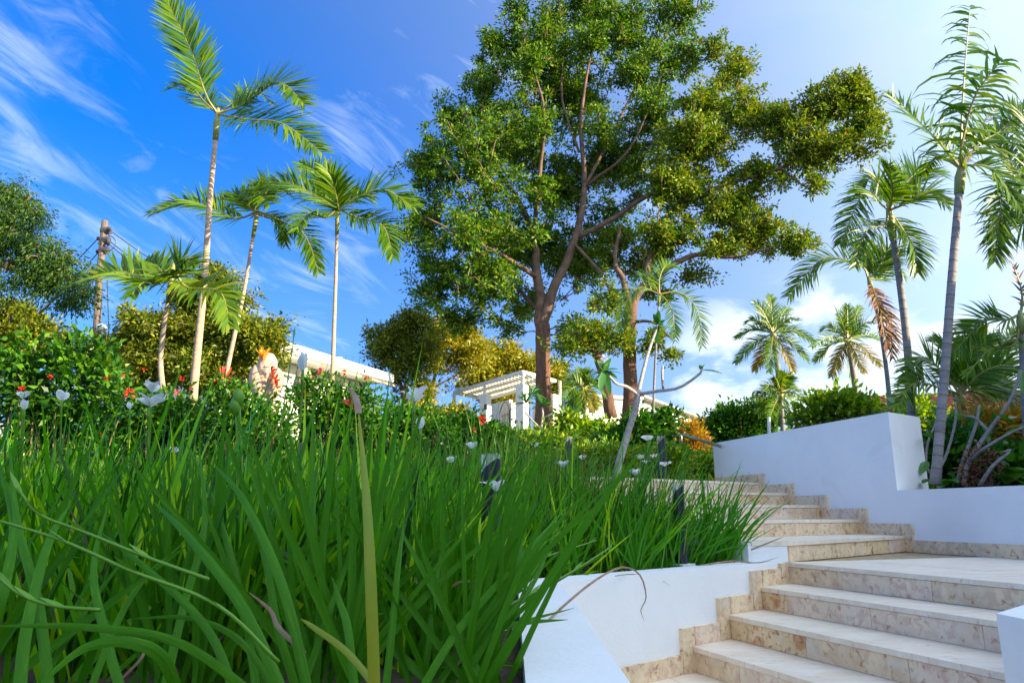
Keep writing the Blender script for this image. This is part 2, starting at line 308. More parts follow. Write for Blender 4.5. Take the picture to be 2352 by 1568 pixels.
o=grid_ground().build('ground',Mt['soil'],smooth=True); tag(o,'dark garden soil rising into a planted hillside',None,kind='structure')
# ---- walls ---------------------------------------------------------------
def offs(p,d,t): return p+V2(-d[1],d[0])*t
b=MB(); tk=.25
ci=isect(V2(.03,0),V2(0,1),C0+nl*tk,dl)
b.prism([V2(.26,-2.5),V2(.26,C0[1]+.005),K,K+nl*tk,ci,V2(.03,-2.5)],EYE-1.4,EYE+Lz)
o=b.build('wall',Mt['white']); tag(o,'low white planter wall with a flat cap, turning a corner beside the lower steps','wall',kind='structure')
# left wall of the upper flight, rising in steps behind the iris clumps
b=MB(); b.prism([K+V2(-.275,-.024),K+V2(.0,-.024),K+V2(.0,.0),K+V2(-.275,.0)],EYE+Lz+.001,EYE+Lz+RS-.032)
b.prism([K+V2(-.30,-.024),K+V2(-.276,-.024),K+V2(-.276,0)+V2(-.447,.894)*3.1,K+V2(-.30,0)+V2(-.447,.894)*3.1],EYE-.9,EYE+Lz+RS-.01)
o=b.build('wall',Mt['white']); tag(o,'short white end face beside the first upper step, at the end of the planter cap','wall',kind='structure')
b=MB()
X0=R0+V2(-.009,-.01)
b.prism([R0-d14*6,R0-d14*.0003,R0-d14*.0003+V2(.24,.06),R0-d14*6+V2(.24,.06)],EYE-1.4,EYE+.22)
P1=R0+V2(.546,.414)
b.prism([R0,P1,P1+d14*3.5,R0+d14*3.556],EYE-1.4,EYE+1.0)
o=b.build('wall',Mt['white']); tag(o,'tall white garden wall with a square end, dropping to a low wall beside the landing','wall',kind='structure')
b=MB()
b.prism([RP,V2(RP[0],-2.5),V2(RP[0]+.27,-2.5),V2(RP[0]+.27,2.75),RP+dr*6+V2(.18,-.19),RP+dr*6],EYE-1.4,EYE+Lz+.002)
o=b.build('wall',Mt['white']); tag(o,'white wall corner at the right edge, in front of the lower steps','wall',kind='structure')
# terrace wall
b=MB(); TW=K+d14*T1*4.4
b.prism([V2(-13,9.0),V2(TW[0]-.27,8.88),V2(TW[0]-.27,9.13),V2(-13,9.25)],EYE-.9,EYE+.37)
o=b.build('wall',Mt['white']); tag(o,'long low white terrace wall seen between the iris leaves','wall',kind='structure')
b=MB(); b.prism([V2(-7.6,8.0),V2(-5.35,8.0),V2(-5.35,8.2),V2(-7.6,8.2)],EYE-.9,EYE+.95)
o=b.build('wall',Mt['white']); tag(o,'white wall behind the leaves at the left edge','wall',kind='structure')

# ---- stairs --------------------------------------------------------------
def clip(poly,p,d):                 # keep the part left of the line p,d
    out=[]; n=len(poly); f=lambda q:(d[0]*(q[1]-p[1])-d[1]*(q[0]-p[0]))
    for i in range(n):
        a,c=poly[i],poly[(i+1)%n]; fa,fc=f(a),f(c)
        if fa>=0: out.append(a)
        if fa*fc<0: out.append(a+(c-a)*(fa/(fa-fc)))
    return out
def area(p): return .5*sum(p[i][0]*p[(i+1)%len(p)][1]-p[(i+1)%len(p)][0]*p[i][1] for i in range(len(p)))
stairs=empty('stone_stairs',(2.1,5.8,EYE+Lz),'cream coral stone stairs winding up between the white walls','stairs'); stairs['kind']='structure'
core=MB(); tr_mats=[Mt['tread'],Mt['tread2']]; ri_mats=[Mt['stone'],Mt['stone2'],Mt['stone3']]
def tile_poly(poly,org,dx,z,sx,sy,th=.03,off=0,overh=0):
    """stone slabs laid over a polygon in rows along dx, joints 4 mm"""
    dy=V2(-dx[1],dx[0]); uv=[((q-org)@dx,(q-org)@dy) for q in poly]
    u0,u1=min(a for a,_ in uv),max(a for a,_ in uv); v0,v1=min(c for _,c in uv),max(c for _,c in uv)
    j=0; v=v0
    while v<v1-1e-3:
        vv=min(v+sy,v1); u=u0-(off+j*.37)%1*sx
        while u<u1:
            uu=u+sx; g=.0022
            q=[org+dx*a+dy*c for a,c in ((u+g,v+g),(uu-g,v+g),(uu-g,vv-g),(u+g,vv-g))]
            for i in range(len(poly)):
                if not q: break
                a,c=poly[i],poly[(i+1)%len(poly)]; q=clip(q,a,c-a)
            if len(q)>2 and area(q)>.004:
                b=MB(); dz=random.uniform(-.0012,.0012); b.prism(q,EYE+z-th,EYE+z+dz)
                b.build('tread_tile',random.choice(tr_mats),stairs)
            u=uu
        v=vv; j+=1
def riser(a,c,z0,z1,step,th=.022,off=0,name='riser_tile'):
    """stone slabs on a vertical face from a to c, facing to the right of a->c"""
    L=np.hypot(*(c-a)); d=(c-a)/L; n=V2(d[1],-d[0]); u=-(off%1)*step
    while u<L-1e-3:
        s0,s1=max(u,0)+.002,min(u+step,L)-.002; u+=step
        if s1-s0<.02: continue
        t=th+random.uniform(-.001,.001); p=[a+d*s0,a+d*s0+n*t,a+d*s1+n*t,a+d*s1]
        b=MB(); b.prism(p,EYE+z0+.002,EYE+z1-.002); b.build(name,random.choice(ri_mats),stairs)
RE=[isect(q,dn,RP,dr) for q in KL]            # right ends on the right wall line
# lower flight: landing (0), treads 1..3, floor 4
Wend=R0-d14*5.5; Lfar=RP+dr*6
landing=[K,RE[0],isect(RP,dr,R0,d14),R0]
core.prism(landing,EYE-1.4,EYE+Lz-.006)
oh=V2(dn[1],-dn[0])*.030; tile_poly([K+oh,RE[0]+oh]+landing[2:]+[K],K+oh,dn,Lz,.9,.63,off=.3)
for k in range(1,4):
    z=Lz-RS*k; poly=[KL[k],RE[k],RE[k-1],KL[k-1]]; oh=V2(dn[1],-dn[0])*.030; tp=[KL[k]+oh,RE[k]+oh,RE[k-1],KL[k-1]]
    core.prism(poly,EYE-1.4,EYE+z-.006)
    tile_poly(tp,KL[k]+oh,dn,z,.95,2,off=.31*k)
fl=[V2(.26,-2.4),V2(RP[0],-2.4),RP,RE[3],KL[3],C0]
core.prism(fl,EYE-1.4,EYE+Lz-RS*4-.006); tile_poly(fl,KL[3],dn,Lz-RS*4,.9,.6)
for k in range(4):
    z=Lz-RS*k
    riser(RE[k]-dn*0,KL[k],z-RS,z-.030,.72,off=.37*k+.2) if False else riser(KL[k],RE[k],z-RS,z-.031,.72,off=.37*k+.2)
    # nosing strip of the tread edge above the riser
# upper flight; its steps run on to the left behind the iris clumps
eL=V2(-.447,.894)
for k in range(1,6):
    t_=T1*(k-1)*1.02
    A=K+V2(-.27,0)+eL*t_ if k>1 else K; B=R0+d14*T1*(k-1); z=Lz+RS*k
    A2=K+V2(-.27,0)+eL*T1*k*1.02; B2=B+d14*(T1 if k<5 else 3.2)
    if k==5: A2=A+eL*3.2
    dk=(B-A)/np.hypot(*(B-A)); oh=V2(dk[1],-dk[0])*.030
    if k==1: poly=[K+V2(-.27,0),K,B,B2,A2]; tp=[K+V2(-.27,-.03),K+V2(.02,-.03),B+oh,B2,A2]
    else: poly=[A,B,B2,A2]; tp=[A+oh,B+oh,B2,A2]
    core.prism(poly,EYE-.9,EYE+z-.006); tile_poly(tp,A,dk,z,.8,T1+.3 if k<5 else .6,off=.43*k)
    riser(A,B,z-RS,z-.031,.52,off=.29*k)
o=core.build('mortar_core',Mt['grout'],stairs)
# skirting (stepped stone edging) along the tall wall: outward = towards the stairs
def skirt(p,d,n,z0,z1,s0,s1,th=.024):
    s=s0
    while s<s1-1e-3:
        e=min(s+.62,s1)
        if s1-e<.08: e=s1
        q=[p+d*(s+.0015),p+d*(e-.0015),p+d*(e-.0015)+n*th,p+d*(s+.0015)+n*th]
        if area(q)<0: q=q[::-1]
        b=MB(); b.prism(q,EYE+z0,EYE+z1); b.build('skirting_tile',random.choice(ri_mats[:2]+[Mt['stone']]),stairs); s=e
nW=V2(-d14[1],d14[0])       # towards the left
skirt(R0,d14,nW,Lz+.001,Lz+.112,-5.4,-.16)
for k in range(1,6):
    z=Lz+RS*(k-1); q=(k-1)*T1
    skirt(R0,d14,nW,z+.001,z+RS+.112,q-.16,q-.0225)
    skirt(R0,d14,nW,z+RS+.001,z+RS+.112,q,q+T1-.16 if k<5 else 3.5)
nS=-nl
for k in range(0,4):
    z=Lz-RS*k; s=m[k]
    # vertical piece on the tread below riser k, then the run to the next nosing
    skirt(K,-dl,nS,z-RS+.001,min(z+.112,Lz-.004) ,s+.024,s+.15,th=.03)
    skirt(K,-dl,nS,z-RS+.001,z-RS+.112,s+.15,(m[k+1] if k<3 else 2.5)-.0)

# ---- handrail, bollards ---------------------------------------------------
hr=empty('handrail',W(1568,1090,12),'thin steel handrail on a single post beside the yellow shrub at the stair top','handrail')
b=MB(); b.tube([W(1568,1095,12),W(1564,1000,12)],.022,8); b.build('post',Mt['steel'],hr)
b=MB(); b.tube([W(1538,1002,13.2),W(1564,996,12)],.024,8); b.tube([W(1563.5,996,12),W(1660,1026,10.2)],.024,8); b.build('rail',Mt['steel'],hr)
def bollard(p,h,r,label):
    t=empty('bollard_light',p,label,'bollard light','black bollard lights in the planting')
    n=20; b=MB(); zb=h; cut=.9*2*r
    ths=[2*math.pi*i/n for i in range(n)]
    lo=[(p[0]+r*math.cos(a),p[1]+r*math.sin(a),p[2]) for a in ths]
    hi=[(p[0]+r*math.cos(a),p[1]+r*math.sin(a),p[2]+zb+cut*(.5-.5*math.cos(a-2.6)) -cut) for a in ths]
    b.add(lo+hi,[(i,(i+1)%n,n+(i+1)%n,n+i) for i in range(n)]); b.build('post',Mt['black'],t,smooth=True)
    b=MB(); r2=r*.93; top=[(p[0]+r2*math.cos(a),p[1]+r2*math.sin(a),p[2]+zb+.02) for a in ths]; lw=[(p[0]+r2*math.cos(a),p[1]+r2*math.sin(a),p[2]+zb-cut-.03) for a in ths]
    b.add(lw+top,[(i,(i+1)%n,n+(i+1)%n,n+i) for i in range(n)]); b.build('glass_tube',Mt['glass'],t,smooth=True)
    b=MB(); b.tube([(p[0],p[1],p[2]+zb-cut*1.2),(p[0],p[1],p[2]+zb-cut*.35)],r*.45,10); b.build('lamp_bulb',Mt['steel'],t)
    b=MB(); b.box((p[0],p[1],p[2]+.005),(r*3.2,r*3.2,.012),.7); b.build('base_plate',Mt['white'],t)
bollard(Vector((1.22,5.50,EYE+Lz-.002)),.56,.043,'black bollard light standing on the white planter cap')
bollard(Vector((-.085,2.95,EYE-.43)),.64,.040,'black bollard light with a glass top among the near iris leaves behind the white flower')
p=W(1308,1120,9.7); bollard(Vector((p[0],p[1],EYE+.36)),.60,.055,'small black bollard light left of the pale leaning trunk')
p=W(1523,1120,9.6); bollard(Vector((p[0],p[1],EYE+.36)),.60,.058,'black bollard light right of the pale leaning trunk')

# ------------------------------------------------------------------ buildings
def vec(p): return np.array((p[0],p[1],p[2]),float)
def wallquad(b,p,q,z0,z1,th=.2):      # upright slab from xy p to q
    p=V2(*p[:2]); q=V2(*q[:2]); d=(q-p)/np.hypot(*(q-p)); n=V2(-d[1],d[0])
    b.prism([p,q,q+n*th,p+n*th],z0,z1)
# white villa on the left, only its long roof edge and wall show
L0=onz(636,778,6.1); L1=onz(905,860,6.1); L0=V2(L0[0],L0[1]); L1=V2(L1[0],L1[1])
hl=empty('white_house',(L0[0],L0[1],3),'long flat-roofed white house whose bright parapet slopes away behind the palms','house')
d=(L1-L0)/np.hypot(*(L1-L0)); n=V2(-d[1],d[0])
b=MB(); b.prism([L0+n*1.3,L1-d*.3+n*1.3,L1-d*.3+n*9,L0+n*9],EYE+2,EYE+5.72); b.build('wall',Mt['wall_far'],hl)
b=MB(); b.prism([L0,L1,L1+n*9.3,L0+n*9.3],EYE+5.74,EYE+6.1); b.build('roof',Mt['white'],hl)
b=MB(); 
for t in (4.1,7.6): b.box((*(L0+d*t+n*.3),EYE+6.16),(.16,.16,.14))
b.build('roof_light',Mt['white'],hl)
for t in (1.5,4.2,6.9):
    c=L0+d*t+n*.02; b=MB(); b.box((c[0],c[1],EYE+5.6),(1.9,.08,.10),math.atan2(d[1],d[0])); b.build('soffit_beam',Mt['cream'],hl)
# pergola gate
N0=onz(1199.8,850.2,6.4); Lc=onz(1043.7,898,6.4); Rc=onz(1274,871,6.4)
N0,Lc,Rc=[V2(p[0],p[1]) for p in (N0,Lc,Rc)]; uu=(Lc-N0); LU=np.hypot(*uu); uu/=LU; vv=(Rc-N0); LV=np.hypot(*vv); vv/=LV
au,av=math.atan2(uu[1],uu[0]),math.atan2(vv[1],vv[0])
pg=empty('pergola',(N0[0],N0[1],EYE+3.6),'white pergola with a slatted roof on square pillars in front of the garden gate','pergola')
zt=EYE+6.4
def along(o_,d,a,c,z0,z1,wd): 
    n=V2(-d[1],d[0])*wd/2; return [o_+d*a-n,o_+d*c-n,o_+d*c+n,o_+d*a+n],z0,z1
for p,d_,l in ((N0,uu,LU),(N0+vv*LV,uu,LU),(N0,vv,LV),(N0+uu*LU,vv,LV)):
    b=MB(); q=along(p,d_,-.05,l+.05,0,0,.12)[0]; q=q if area(q)>0 else q[::-1]; b.prism(q,zt-.16,zt+(.001 if d_ is uu else 0)); b.build('beam',Mt['white'],pg)
for t in (LV*.33,LV*.66):
    b=MB(); q=along(N0+vv*t,uu,.06,LU-.06,0,0,.09)[0]; q=q if area(q)>0 else q[::-1]; b.prism(q,zt-.15,zt-.02); b.build('beam',Mt['white'],pg)
ns=22
for i in range(ns):
    t=(i+.5)/ns*LU; b=MB(); q=along(N0+uu*t,vv,.05,LV-.05,0,0,.17)[0]; q=q if area(q)>0 else q[::-1]; b.prism(q,zt-.019,zt+.03); b.build('slat',Mt['white'],pg)
def pillar(c,wd,z0,z1,name='pillar'):
    b=MB(); b.box((c[0],c[1],(z0+z1)/2),(wd,wd,z1-z0),av); b.build(name,Mt['white'],pg)
uc=.52*LU
pillar(N0+uu*.15+vv*.1,.42,EYE+3.3,EYE+5.75); pillar(N0+uu*uc+vv*.1,.42,EYE+3.3,EYE+5.75)
for t,vt in ((.0,.0),(uc,.0),(LU,.0)): b=MB(); b.box((*(N0+uu*t+vv*.02),EYE+(5.0+6.28)/2),(.10,.10,1.2),av); b.build('post',Mt['white'],pg)
b=MB(); b.box((*(Lc),EYE+4.7),(.14,.14,3.2),av); b.build('post',Mt['white'],pg)
pillar(Rc-vv*.25+uu*.1,.6,EYE+3.3,EYE+5.6); pillar(Rc+vv*.15-uu*.3,.10,EYE+3.3,EYE+6.3,'post')
pillar(N0+uu*uc+vv*LV*.8,.42,EYE+3.3,EYE+5.6); pillar(N0+uu*1.2+vv*(LV-.3),.42,EYE+3.3,EYE+5.2)
c=N0+uu*(uc-.21)+vv*-.12; b=MB(); b.box((c[0]+.05,c[1],EYE+5.1),(.12,.1,.28),av); b.build('wall_lamp',Mt['black'],pg)
gw=empty('garden_wall',(Lc[0],Lc[1],EYE+3.5),'white boundary wall running left from the pergola','wall')
b=MB(); wallquad(b,Lc+vv*.3,Lc+vv*.3+uu*4+V2(-2,0),EYE+3,EYE+5.35); wallquad(b,N0+uu*(uc+.4)+vv*LV,Lc+vv*LV,EYE+3,EYE+5.9); b.build('wall_slab',Mt['white'],gw)
gw=empty('garden_wall',(Rc[0],Rc[1],EYE+3.5),'lower white boundary wall running right from the pergola towards the white building','wall')
b=MB(); wallquad(b,Rc+V2(.2,0),Rc+V2(6,3),EYE+3,EYE+4.85); b.build('wall_slab',Mt['white'],gw)
# wrought gate leaves
def gate(a,c,label,arch):
    t=empty('garden_gate',(a[0],a[1],EYE+3.6),label,'gate'); Lg=np.hypot(*(c-a)); d=(c-a)/Lg
    def Q(s,z): p=a+d*s; return (p[0],p[1],EYE+z)
    top=lambda s: 4.75+arch*math.sin(math.pi*min(max(s/Lg,0),1))
    b=MB(); b.tube([Q(0,3.4),Q(0,top(0))],.035,6); b.tube([Q(Lg,3.4),Q(Lg,top(Lg))],.035,6); b.tube([Q(s,top(s)) for s in np.linspace(0,Lg,12)],.025,6); b.tube([Q(0,3.9),Q(Lg,3.9)],.02,5); b.build('gate_frame',Mt['iron'],t)
    for s in np.linspace(0,Lg,9)[1:-1]:
        b=MB(); b.tube([Q(s,3.4),Q(s,top(s)+.04)],.013,5); b.build('bar',Mt['iron'],t)
    for s in (Lg*.25,Lg*.5,Lg*.75):
        for sg in (-1,1):
            b=MB(); b.tube([Q(s+sg*.11*(1-th/7)*math.cos(th*1.3),4.55+.09*(1-th/7)*math.sin(th*1.3)) for th in np.linspace(0,5,14)],.012,5); b.build('scroll',Mt['iron'],t)
ga=N0+uu*.4+vv*.15; gb=N0+uu*(uc-.25)+vv*.15
gate(ga+(gb-ga)*.30,ga+(gb-ga)*.02+vv*.9,'open right leaf of the ironwork gate, seen almost edge on',.1)
gate(ga+(gb-ga)*.30,ga+(gb-ga)*.72+vv*.25,'arched ironwork garden gate leaf between the pergola pillars',.45)
# white building on the right
Bz=15.6; B0=onz(1480,906,Bz); B1=onz(1627,962,Bz); B0=V2(B0[0],B0[1]); B1=V2(B1[0],B1[1])
wb=empty('apartment_building',(B0[0],B0[1],8),'white building with teal shutters on the hill behind the pale leaning trunk','building')
d=(B1-B0)/np.hypot(*(B1-B0)); n=V2(-d[1],d[0]); Lb=np.hypot(*(B1-B0))
b=MB(); b.prism([B0+n*1.2,B1-d*1.2+n*1.2,B1-d*1.2+n*14,B0+n*14],EYE+4,EYE+Bz-.35); b.build('wall',Mt['wall_far'],wb)
b=MB(); b.prism([B0,B1,B1+n*15,B0+n*15],EYE+Bz-.34,EYE+Bz); b.build('roof',Mt['roofgrey'],wb)
b=MB(); b.prism([B0+n*.9+d*2,B1-d*1.5+n*.9,B1-d*1.5+n*1.19,B0+n*1.19+d*2],EYE+4,EYE+Bz-4.2); b.build('stone_band',Mt['pinkstone'],wb)
for i,s in enumerate(np.linspace(.05,.92,7)):
    c=B0+d*Lb*s+n*1.16; an=math.atan2(d[1],d[0])
    b=MB(); b.box((c[0],c[1],EYE+Bz-2.05),(1.5,.10,2.1),an); f=b.build('window',Mt['wall_far'],wb)
    c2=c-n*.07; b=MB(); b.box((c2[0]-.0,c2[1],EYE+Bz-2.05),(1.2,.05,1.8),an); b.build('pane',Mt['glassdark'],f)
    for sg in ((1,) if i%2 else (-1,1)):
        c3=c+d*sg*.98-n*.08; b=MB(); b.box((c3[0],c3[1],EYE+Bz-2.05),(.5,.07,2.1),an); b.build('shutter',Mt['shutter'],wb)
# its near end wing
w0=W(1346,950,84); w1=W(1478,950,86)
b=MB(); b.prism([V2(w0[0],84),V2(w1[0],86),V2(w1[0]+2,96),V2(w0[0]-1,94)],EYE+4,W(1370,913,84)[2]); b.build('end_wall',Mt['wall_far'],wb)
b=MB(); b.prism([V2(w0[0]-.4,83.6),V2(w1[0],85.6),V2(w1[0]+2,96),V2(w0[0]-1,94)],W(1370,913,84)[2]+.01,W(1370,906,84)[2]); b.build('roof',Mt['white'],wb)
for px in (1352+7,1378,1392):
    c=W(px,927,83.9); b=MB(); b.box((c[0],c[1]+(px-1350)*.03,c[2]-.3),(1.6 if px==1378 else .8,.14,1.7),.03); b.build('window',Mt['glassdark'],wb)
# red roofed villa on the right
Vc=22.; v0=W(2006,948,Vc); 
vr=empty('villa',(v0[0],Vc,2),'cream villa with red roof tiles behind the palms at the right','villa')
ze=W(2060,945,Vc)[2]
b=MB(); b.prism([V2(v0[0]+.5,Vc+.6),V2(22,Vc-3),V2(24,Vc+8),V2(v0[0]+2,Vc+9)],EYE-.5,ze-.05); b.build('wall',Mt['cream'],vr)
b=MB(); b.prism([V2(v0[0],Vc),V2(22.5,Vc-3.8),V2(22.4,Vc-3.0),V2(v0[0],Vc+.8)],ze-.1,ze+.02); b.build('eave',Mt['cream'],vr)
for px,wd in ((2166,.45),(2240,.3)):
    c=W(px,1000,Vc-1.5); b=MB(); b.box((c[0],c[1],EYE+.8),(wd,wd,3.0)); b.build('column',Mt['white'],vr)
for i in range(64):
    t=i/63; x0=v0[0]-.1+t*(12.6); y0=Vc-.1-3.8*t*.93; s0=Vector((x0,y0,ze+.05)); s1=Vector((x0+1.2,y0+4.2,ze+1.05))
    b=MB(); b.tube([s0.lerp(s1,k/5)+Vector((0,0,-.015*(k%2))) for k in range(6)],.075,8); b.build('roof_tile',Mt['roof'],vr)
b=MB(); b.add([(v0[0]-.2,Vc-.1,ze+.0),(22.5,Vc-3.9,ze+.0),(23.7,Vc+.3,ze+1.0),(v0[0]+1,Vc+4.1,ze+1.0)],[(0,1,2,3)]); b.build('roof',Mt['roof'],vr)
# unseen house added behind the camera to shade the steps and the iris bed
hb=empty('shade_house',(6.5,-5,0),'unseen white house behind the viewer, added to shade the steps','house')
hh=V2(math.sin(SUN_AZ),-math.cos(SUN_AZ)); hp=V2(math.cos(SUN_AZ),math.sin(SUN_AZ)); c0=hh*9.0
ZT=.45+math.tan(SUN_EL)*(9.0+4.35)
q=[c0-hp*11,c0+hp*(14.5),c0+hp*14.5+hh*7,c0-hp*11+hh*7]
b=MB(); b.prism(q if area(q)>0 else q[::-1],-.5,EYE+ZT-.3); b.build('wall',Mt['wall_far'],hb)
q=[c0-hp*11.3-hh*.3,c0+hp*14.8-hh*.3,c0+hp*14.8+hh*7.3,c0-hp*11.3+hh*7.3]
b=MB(); b.prism(q if area(q)>0 else q[::-1],EYE+ZT-.29,EYE+ZT); b.build('roof',Mt['roofgrey'],hb)
for t in range(-9,11,3):
    c=c0+hp*t-hh*.02; b=MB(); b.box((c[0],c[1],EYE+2.8),(1.1,.1,1.3),math.atan2(hp[1],hp[0])); b.build('window',Mt['glassdark'],hb)
# utility pole with wires
up=empty('utility_pole',W(222,800,21),'weathered wooden utility pole with wires behind the left trees','utility pole')
b=MB(); b.tube([W(216,900,21),W(228,640,21),W(241,507,21)],[.115,.10,.088],10); b.build('pole',Mt['paintpole'],up)
b=MB()
for y in (530,552,575): b.tube([W(233.5+(640-y)*.09,y,21)-Vector((.13,0,0)),W(233.5+(640-y)*.09,y,21)+Vector((.13,0,0))],.12,10)
b.build('iron_band',Mt['iron'],up)
for (x0,y0,x1,y1,Y1) in ((246,525,520,700,34),(244,548,520,740,34),(244,556,500,745,33),(230,575,80,725,25),(228,545,-60,830,30),(246,640,252,820,20.6)):
    p0,p1=W(x0,y0,21),W(x1,y1,Y1); b=MB(); b.tube([p0.lerp(p1,t)-Vector((0,0,.5*t*(1-t)*(1 if x0<246.5 and abs(x1-x0)>50 else 0))) for t in np.linspace(0,1,9)],.018,4); b.build('wire',Mt['black'],up)
for (x,y) in ((250,528),(226,548),(229,560),(224,578),(248,560)):
    b=MB(); c=W(x,y,20.9); b.tube([c+Vector((0,0,.06)),c,c-Vector((0,0,.06))],[.03,.06,.03],8); b.build('insulator',Mt['black'],up)
b=MB(); b.tube([W(248,545,20.8)+Vector((.25*math.sin(a),0,.25*math.cos(a)-.2)) for a in np.linspace(0,5.6,18)],.012,4); b.build('wire_loop',Mt['black'],up)
sl=empty('street_lamp',W(233,752,20),'small white street lamp glinting on the utility pole','street lamp')
b=MB(); c=W(234,753,20); b.tube([c+Vector((-.15,0,.05)),c+Vector((0,-.05,0)),c+Vector((.15,-.1,-.02))],[.05,.12,.07],10); b.build('lamp_head',Mt['white'],sl,smooth=True)

# ------------------------------------------------------------------ plants: shared builders
def norm(a): return a/(np.linalg.norm(a,axis=-1,keepdims=True)+1e-12)
def leaves(b,C,D,L,Wd,fold=.12,droop=.15):
    n=len(C); L=np.broadcast_to(L,(n,))[:,None]; Wd=np.broadcast_to(Wd,(n,))[:,None]
    D=norm(D); S=norm(np.cross(D,norm(rng.normal(size=(n,3))+np.array([0,0,.8])))); Nn=np.cross(S,D)
    v0=C; m_=C+D*L*.45; v1=m_+S*Wd*.5+Nn*L*fold; v3=m_-S*Wd*.5+Nn*L*fold; v2=C+D*L-Nn*L*droop
    V=np.stack([v0,v1,v2,v3],1).reshape(-1,3); i=np.arange(n)[:,None]*4
    b.add(V,i+np.array([[0,1,2,3]]))
def strips(b,P0,D0,L,Wd,grav,seg=4,prof=None,side=None,bendv=None,vfold=0.0):
    """many tapering strips at once; grav bends the direction downwards along the length"""
    n=len(P0); L=np.broadcast_to(L,(n,)).astype(float); Wd=np.broadcast_to(Wd,(n,)).astype(float); grav=np.broadcast_to(grav,(n,)).astype(float)
    prof=prof if prof is not None else (lambda t: np.where(t<.3,.65+.35*t/.3,(1-((t-.3)/.7)**1.8)))
    P=np.array(P0,float); D=norm(np.array(D0,float)); 
    if side is None: side=norm(np.cross(D,norm(rng.normal(size=(n,3)))))
    rows=[]
    for k in range(seg+1):
        t=k/seg; wv=float(prof(np.array(t)))*Wd[:,None]*.5
        S=norm(side-D*np.sum(side*D,1)[:,None])
        if k<seg:
            if vfold: 
                Nn=np.cross(S,D); rows+= [P-S*wv+Nn*wv*vfold,P,P+S*wv+Nn*wv*vfold]
            else: rows+=[P-S*wv,P+S*wv]
            P=P+D*(L/seg)[:,None]; D=D.copy(); D[:,2]-=grav*((k+1)/seg)/seg*2
            if bendv is not None: D=D+bendv/seg*((k+1)/seg)
            D=norm(D)
        else: rows+=[P]
    c=3 if vfold else 2; m_=c*seg+1
    V=np.stack(rows,1).reshape(-1,3); base=np.arange(n)[:,None]*m_
    F=[]
    for k in range(seg-1):
        for j in range(c-1): F.append(base+np.array([[k*c+j,k*c+j+1,(k+1)*c+j+1,(k+1)*c+j]]))
    b.add(V,np.concatenate(F) if F else np.zeros((0,4),int))
    T=[base+np.array([[(seg-1)*c+j,(seg-1)*c+j+1,seg*c]]) for j in range(c-1)]
    T=np.concatenate(T); off=b.n-len(V); T=np.hstack([T+off,-np.ones((len(T),1),int)]); b.f.append(T)
def spline(pts,n):
    P=np.array([tuple(p) for p in pts],float); m_=len(P)
    if m_==2: t=np.linspace(0,1,n)[:,None]; return P[0]*(1-t)+P[1]*t
    Q=np.vstack([2*P[0]-P[1],P,2*P[-1]-P[-2]]); out=[]
    for t in np.linspace(0,m_-1-1e-6,n):
        i=int(t); f=t-i; a,b_,c,d_=Q[i],Q[i+1],Q[i+2],Q[i+3]
        out.append(.5*((2*b_)+(-a+c)*f+(2*a-5*b_+4*c-d_)*f*f+(-a+3*b_-3*c+d_)*f**3))
    return np.array(out)

# ------------------------------------------------------------------ palms
def frond(parent,pts,leaf,nl_,wd=.035,m_='palm',droop=.5,rise=.3,sweep=.75,seed=0,start=.12,rib=.012,ragged=.2,tipm=None):
    P=spline(pts,40); L=np.concatenate([[0],np.cumsum(np.linalg.norm(np.diff(P,axis=0),axis=1))]); Lt=L[-1]
    b=MB(); b.tube(P[::2],np.linspace(rib*1.6,rib*.35,len(P[::2])),5)
    f=b.build('frond',Mt['rachis'],parent)
    nl_=int(nl_*1.45); wd=wd*.80; leaf=leaf*1.1; s=np.repeat(np.linspace(start,.995,nl_),2)+rng.normal(0,.004,nl_*2); s=np.clip(s,0,1)
    sg=np.tile([1,-1],nl_)
    C=np.stack([np.interp(s*Lt,L,P[:,i]) for i in range(3)],1)
    T=norm(np.stack([np.interp(np.clip(s+.02,0,1)*Lt,L,P[:,i])-np.interp(np.clip(s-.02,0,1)*Lt,L,P[:,i]) for i in range(3)],1))
    U=np.array([0,-.9,.6])[None]+0*T; U=norm(U-T*np.sum(U*T,1)[:,None]); S=np.cross(T,U)
    sw=sweep+.9*s[:,None]**2
    D=S*sg[:,None]*1.0+U*rise+T*sw+rng.normal(0,.13,(len(s),3))*(1+ragged)
    ln=leaf*np.interp(s,[0,.12,.35,.7,1],[.5,.8,1,.85,.38])*rng.uniform(1-ragged,1.08,len(s))
    keep=rng.random(len(s))>ragged*.25
    b=MB(); strips(b,C[keep],D[keep],ln[keep],wd,droop*rng.uniform(.5,1.4,keep.sum()),seg=4,side=norm(np.cross(D[keep],U[keep])+rng.normal(0,.35,(keep.sum(),3))),prof=lambda t: np.where(t<.15,.5+.5*t/.15,1-((t-.15)/.85)**1.6))
    b.build('leaflets',Mt[m_],f)
    return f
def trunk(parent,pts,r0,r1,matn,rings=0,nm='trunk'):
    r0*=.72; r1*=.82
    P=spline(pts,16); n=len(P); rr=np.interp(np.linspace(0,1,n),[0,.06,.5,1],[r0*1.18,r0,(r0+r1)/2,r1])
    b=MB(); b.tube(P,rr,14); t=b.build(nm,Mt[matn],parent,smooth=True)
    if rings:
        b=MB(); 
        for s in np.linspace(.05,.97,rings):
            s+=random.uniform(-.006,.006); k=s*(n-1); i=int(k); f=k-i; c=P[i]*(1-f)+P[min(i+1,n-1)]*f; d=norm(P[min(i+1,n-1)]-P[i]); r=np.interp(k,np.arange(n),rr)
            b.tube([c-d*.006,c+d*.006],r*1.035,14,cap=False)
        o_=b.build('leaf_scar_ring',Mt['ring'],t); o_['kind']='stuff'
    return t
